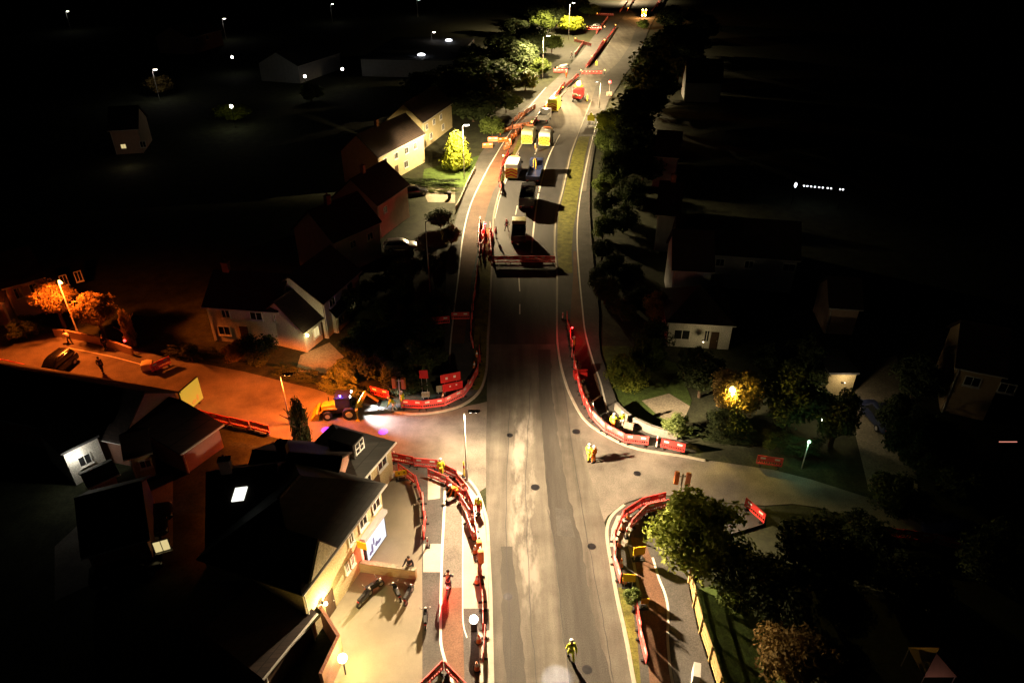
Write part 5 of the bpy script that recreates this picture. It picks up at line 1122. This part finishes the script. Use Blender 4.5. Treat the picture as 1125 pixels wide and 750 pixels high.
P_('person in pale yellow jacket behind the corner barriers, right of two', g(682, 470, FZ), R(20), 'stand', 'hivis_yellow', 'helmet_white')
P_('person in bright yellow walking alone on the near carriageway', g(627, 724), R(10), 'walk')
P_('person in yellow at the tip of the near left kerb, behind the barriers', g(485, 522, FZ), R(10), 'stand')
P_('person in orange bending over on the near left footway', g(502, 547, FZ), R(110), 'bend', 'hivis_orange', 'hivis_orange')
P_('person in yellow jacket and red trousers on the near left footway by the kerb', g(526, 564, FZ), R(150), 'stand', 'hivis_yellow', 'sign_red')
P_('person in black standing in the pale forecourt by the brick wall', g(451, 630, FZ), R(160), 'point', 'dark_cloth', 'dark_cloth', False)
P_('person in yellow standing by the orange bagged signals at the digger', g(443, 447, FZ), R(80), 'stand')
P_('person in pale clothes leaning beside the digger bucket', g(434, 452), R(80), 'bend', 'hivis_yellow', 'helmet_white')
P_('person in white top beside the red lit pen on the new asphalt', g(545, 262), R(-60), 'stand', 'helmet_white', 'dark_cloth')
P_('person in red lit jacket inside the pen beside the new asphalt', g(534, 268, FZ), R(20), 'stand', 'sign_red', 'dark_cloth')
P_('person in dark clothes left of the cream cab, on the new asphalt', g(557, 254), R(40), 'walk', 'dark_cloth', 'dark_cloth')
P_('person in yellow at the right roadside by the yellow sign, far up', g(649, 132, FZ), R(150), 'stand')
P_('person in dark clothes on the orange side road, right of the black car', g(68 + 45, 409), R(20), 'walk', 'dark_cloth', 'dark_cloth', False)
P_('person in dark clothes at the low wall on the orange side road', g(117, 384), R(180), 'stand', 'dark_cloth', 'dark_cloth', False)
P_('person in white top at the foot of the sodium-lit tree', g(78, 378), R(60), 'bend', 'helmet_white', 'dark_cloth', False)
P_('person in dark jacket walking on the far left footway below the red barriers', g(628, 64, FZ), R(60), 'walk', 'dark_cloth', 'dark_cloth')
P_('person in red jacket among the corner barriers on the right, by the dark road', g(630, 386, FZ), R(90), 'stand', 'hivis_orange', 'dark_cloth')
P_('person in orange standing on the far footway below the dark car', g(622, 86, FZ), R(20), 'stand', 'hivis_orange', 'hivis_orange')
P_('person in yellow beside the road planer', g(645, 112), R(70), 'stand')
P_('person in yellow walking beyond the flashing beacon, far up the road', g(655, 73), R(200), 'walk')
P_('person in orange next to the pair of chevron vans', g(588, 168), R(100), 'stand', 'hivis_orange', 'dark_cloth')
# cyclist
q = g(493, 648, FZ); cyc = thing('bicycle', 'bicycle ridden up the near path with a glowing red rear light', 'bicycle', q, R(88))
for x in (-.52, .52):
    m = MB(); n = 20
    for i in range(n):
        a, b = 2 * PI * i / n, 2 * PI * (i + 1) / n; m.tube((x + .33 * math.cos(a), 0, .34 + .33 * math.sin(a)), (x + .33 * math.cos(b), 0, .34 + .33 * math.sin(b)), .018, .018, 5)
    for i in range(8): a = 2 * PI * i / 8; m.tube((x, 0, .34), (x + .32 * math.cos(a), 0, .34 + .32 * math.sin(a)), .004, .004, 3)
    m.build('wheel', 'black_rubber', cyc)
MB().path([(-.52, 0, .34), (-.05, 0, .3), (.42, 0, .82), (-.17, 0, .84), (-.05, 0, .3)], [.02] * 5, 6).tube((-.17, 0, .84), (-.52, 0, .34), .014).tube((.42, 0, .95), (.52, 0, .34), .018).build('frame', 'dark_metal', cyc)
MB().tube((.4, -.28, 1.0), (.4, .28, 1.0), .016).build('handlebar', 'black_plastic', cyc); MB().ball((-.2, 0, .93), .1, (1.3, .7, .4)).build('saddle', 'black_rubber', cyc)
MB().ball((-.42, 0, .8), .09).build('rear_light', 'lamp_red', cyc, True); pointlight((-.8, 0, .8), 110, (1, .02, .03), cyc, .03)
P_('person in dark clothes riding the bicycle with the red rear light', (q.x, q.y - .12, FZ), R(-2), 'ride', 'dark_cloth', 'dark_cloth', False)

# ------------------------------------------------------------------ signs, signals, bollards
def bagged(label, p, rz, h=3.0, group=None):
    t = thing('bagged_signal', label, 'traffic signal', p, rz); MB().tube((0, 0, 0), (0, 0, h + .2), .07).build('post', 'galvanised', t)
    for s in (-1, 1): MB().loft([rr(-.18, .16, h - .75, h + .3, .06), rr(0, .2, h - .85, h + .36, .08), rr(.18, .16, h - .75, h + .3, .06)]).build('orange_cover', 'orange_plastic', t, True).location = (0, s * .42, 0)
    MB().box((0, 0, h), (.06, .7, .06)).build('bracket', 'galvanised', t); return t
bagged('twin traffic signal under orange covers at the far left corner, by the digger', g(441, 448, FZ), R(80))
bagged('twin traffic signal under orange covers on the side road mouth, above the big tree', headpos(750, 524, 2.6) + Vector((0, 0, FZ)), R(80), 2.6)
t = bagged('rusty orange covered signal among the near left barriers', g(528, 622, FZ), R(10), 1.7)
def board(name, label, p, rz, w_, h_, z, m_, cat='sign', post='galvanised', stripe=None):
    t = thing(name, label, cat, p, rz); MB().box((0, 0, z + h_ / 2), (w_, .05, h_)).build('panel', m_, t)
    MB().tube((-w_ * .3, .06, 0), (-w_ * .3, .06, z + h_ * .8), .03).tube((w_ * .3, .06, 0), (w_ * .3, .06, z + h_ * .8), .03).build('post', post, t)
    if stripe: 
        MB().box((-w_ * .2, -.03, z + h_ * .5), (w_ * .12, .02, w_ * .12)).build('reflector', stripe, t); MB().box((w_ * .2, -.03, z + h_ * .55), (w_ * .12, .02, w_ * .12)).build('reflector', stripe, t)
    MB().box((0, .06, .03), (w_, .4, .06)).build('foot', 'black_rubber', t); return t
board('works_sign', 'orange-yellow works sign on the near right path, farthest of three', g(701, 615, FZ), R(8), .85, .75, .55, 'sign_yellow')
board('works_sign', 'yellow works sign above the small round bush, middle of three', g(690, 645, FZ), R(-4), .85, .7, .6, 'sign_yellow')
board('works_sign', 'small yellow works sign right of the small round bush, nearest of three', g(707.5, 668, FZ), R(5), .5, .45, .5, 'sign_yellow')
t = board('works_sign', 'red double board on posts behind the far left corner barriers', g(496, 434, FZ), R(20), 1.9, .9, 1.55, 'sign_red', stripe='reflector_white'); MB().box((.15, -.06, 1.0), (1.9, .05, .85)).build('panel', 'sign_red', t)
MB().box((-.1, -.1, 1.1), (.14, .02, .14)).build('reflector', 'reflector_white', t); MB().box((.5, -.1, 1.15), (.14, .02, .14)).build('reflector', 'reflector_white', t)
board('works_sign', 'dim red sign on a thin post left of the red double board', g(467, 432, FZ), R(0), .8, .9, 1.7, 'sign_red')
board('works_sign', 'yellow and black arrow board on the forecourt barrier', g(442, 527, FZ), R(15), 1.0, .5, .5, 'sign_yellow', stripe='black_plastic')
board('works_sign', 'yellow square sign at the far right roadside', g(649, 137, FZ), R(0), 1.6, 1.2, .8, 'chevron_yellow')
board('works_sign', 'small pale board behind the far left corner barriers', g(468, 439, FZ), R(10), .75, .6, .3, 'paving')
board('works_sign', 'pale tan board left of the red double board foot', g(485, 433, FZ), R(10), .9, .7, .3, 'paving')
# billboard
ba = g(203, 455, .3); bb_ = g(223, 437, .3); d = bb_ - ba; t = thing('billboard', 'bright yellow lit billboard at the edge of the orange side road', 'billboard', ((ba + bb_) / 2), math.atan2(d.y, d.x)); t.location.z = 0
MB().box((0, 0, 1.5), (d.length, .14, 2.4)).build('frame', 'dark_metal', t); MB().box((0, -.085, 1.5), (d.length - .1, .03, 2.3)).build('panel', 'board_yellow', t)
m = MB()
for x, z, a, b in ((-.55, .8, .2, .3), (.1, .75, .3, .22), (.6, .9, .16, .34)): m.ball((x, -.105, z), 1., (a, .02, b), 12)
m.build('picture', 'board_orange', t); MB().tube((-.8, .1, 0), (-.8, .1, 1.0), .08).tube((.8, .1, 0), (.8, .1, 1.0), .08).build('post', 'dark_metal', t)
pointlight((.0, -1.6, 1.2), 5, (1, .6, .1), t)
def marker(label, p, h=1.1, m_='reflector_white', name='marker_post', group=None):
    t = thing(name, label, 'post', p, 0, group); MB().box((0, 0, .04), (.32, .32, .08)).build('base', 'black_rubber', t); MB().tube((0, 0, .06), (0, 0, h), .06, .05, 10).build('tube', m_, t, True); MB().tube((0, 0, h * .6), (0, 0, h * .78), .066, .064, 10).build('band', 'paint_red', t); return t
marker('white marker post in the gap of the right-hand barriers', g(721, 491, FZ), 1.2)
marker('white marker post behind the right corner barriers, left of two workers', g(651, 455, FZ), 1.3)
marker('white marker post at the top of the near left corner barriers', g(434, 507, FZ), 1.1)
marker('white marker post in the outer barrier row at the near left', g(470, 600, FZ), .9)
marker('white marker post standing on the new asphalt right of the lorries', g(592, 212), 1.1)
marker('white marker post on the dark road edge at the right, alone', g(618, 350, FZ), .8)
marker('yellow marker post at the foot of the tall junction lamp', g(510, 523, FZ), 1.5, 'chevron_yellow')
marker('white marker post beside the inner right corner barriers', g(688, 590, FZ), 1.0)
t = thing('lit_bollard', 'dazzling white lit bollard beside the near left barriers', 'bollard', g(521, 691, FZ)); MB().box((0, 0, .4), (.36, .36, .8)).build('body', 'black_plastic', t); MB().ball((0, 0, .98), .27).build('globe', 'lamp_white', t, True); pointlight((0, -.3, 1.5), 22, (1, .85, .6), t, .1)
t = thing('utility_cabinet', 'pale utility cabinet at the foot of the wooden fence', 'cabinet', g(763, 748, FZ), R(75)); MB().box((0, 0, .6), (.9, .4, 1.1)).build('body', 'paint_white', t); MB().box((0, -.21, .6), (.8, .03, .95)).build('door', 'white_frame', t)
t = thing('utility_cabinet', 'grey utility cabinet behind the right corner barriers', 'cabinet', g(690, 473, FZ), R(-20)); MB().box((0, 0, .4), (.8, .4, .7)).build('body', 'pink_render', t); MB().box((0, -.21, .4), (.7, .03, .6)).build('door', 'paving', t)
t = thing('works_generator', 'red works generator among the right corner barriers', 'generator', g(637, 416, FZ), R(10)); MB().loft([rr(-.6, .4, .15, .9, .1), rr(.6, .4, .15, .9, .1)]).build('body', 'paint_red', t); MB().tube((-.7, 0, 1.0), (.7, 0, 1.0), .03).tube((-.7, 0, 1.0), (-.6, 0, .8), .03).tube((.7, 0, 1.0), (.6, 0, .8), .03).build('handle', 'paint_red', t)
t = thing('wheeled_bin', 'dark wheeled bin on the pale driveway by the left footway', 'bin', g(494, 218), 0); MB().loft([[(-.22, -.25, .08), (.22, -.25, .08), (.22, .25, .08), (-.22, .25, .08)], [(-.3, -.33, 1.0), (.3, -.33, 1.0), (.3, .33, 1.0), (-.3, .33, 1.0)]]).build('body', 'black_plastic', t); MB().box((0, .02, 1.04), (.64, .72, .07)).build('lid', 'black_plastic', t)
t = thing('skip_bag', 'white bulk bag of rubble on the orange side road', 'bag', g(163, 405), R(15)); MB().loft([rr(-.5, .5, .02, .75, .15), rr(0, .55, .02, .85, .18), rr(.5, .5, .02, .75, .15)]).build('bag', 'paint_cream', t, True)
t = thing('works_light', 'red works lamp on a post beside the reddish cypress', 'works light', g(141, 386)); MB().tube((0, 0, 0), (0, 0, 1.2), .04).build('post', 'dark_metal', t); MB().ball((0, 0, 1.3), .13).build('lens', 'lamp_red', t, True); pointlight((0, -.3, 1.5), 8, (1, .05, .05), t)
t = thing('works_light', 'red works lamp inside the pen beside the new asphalt', 'works light', g(533, 256, FZ)); MB().tube((0, 0, 0), (0, 0, 1.3), .04).build('post', 'dark_metal', t); MB().ball((0, 0, 1.45), .16).build('lens', 'lamp_red', t, True); pointlight((.2, -.4, 1.2), 420, (1, .05, .07), t)
t = thing('works_light', 'red works lamp in the right corner barriers beside the dark road', 'works light', g(628, 372, FZ)); MB().tube((0, 0, 0), (0, 0, 1.2), .04).build('post', 'dark_metal', t); MB().ball((0, 0, 1.35), .1).build('lens', 'lamp_red', t, True); pointlight((.0, -.4, 1.9), 110, (1, .05, .05), t)
bpy.context.view_layer.update()
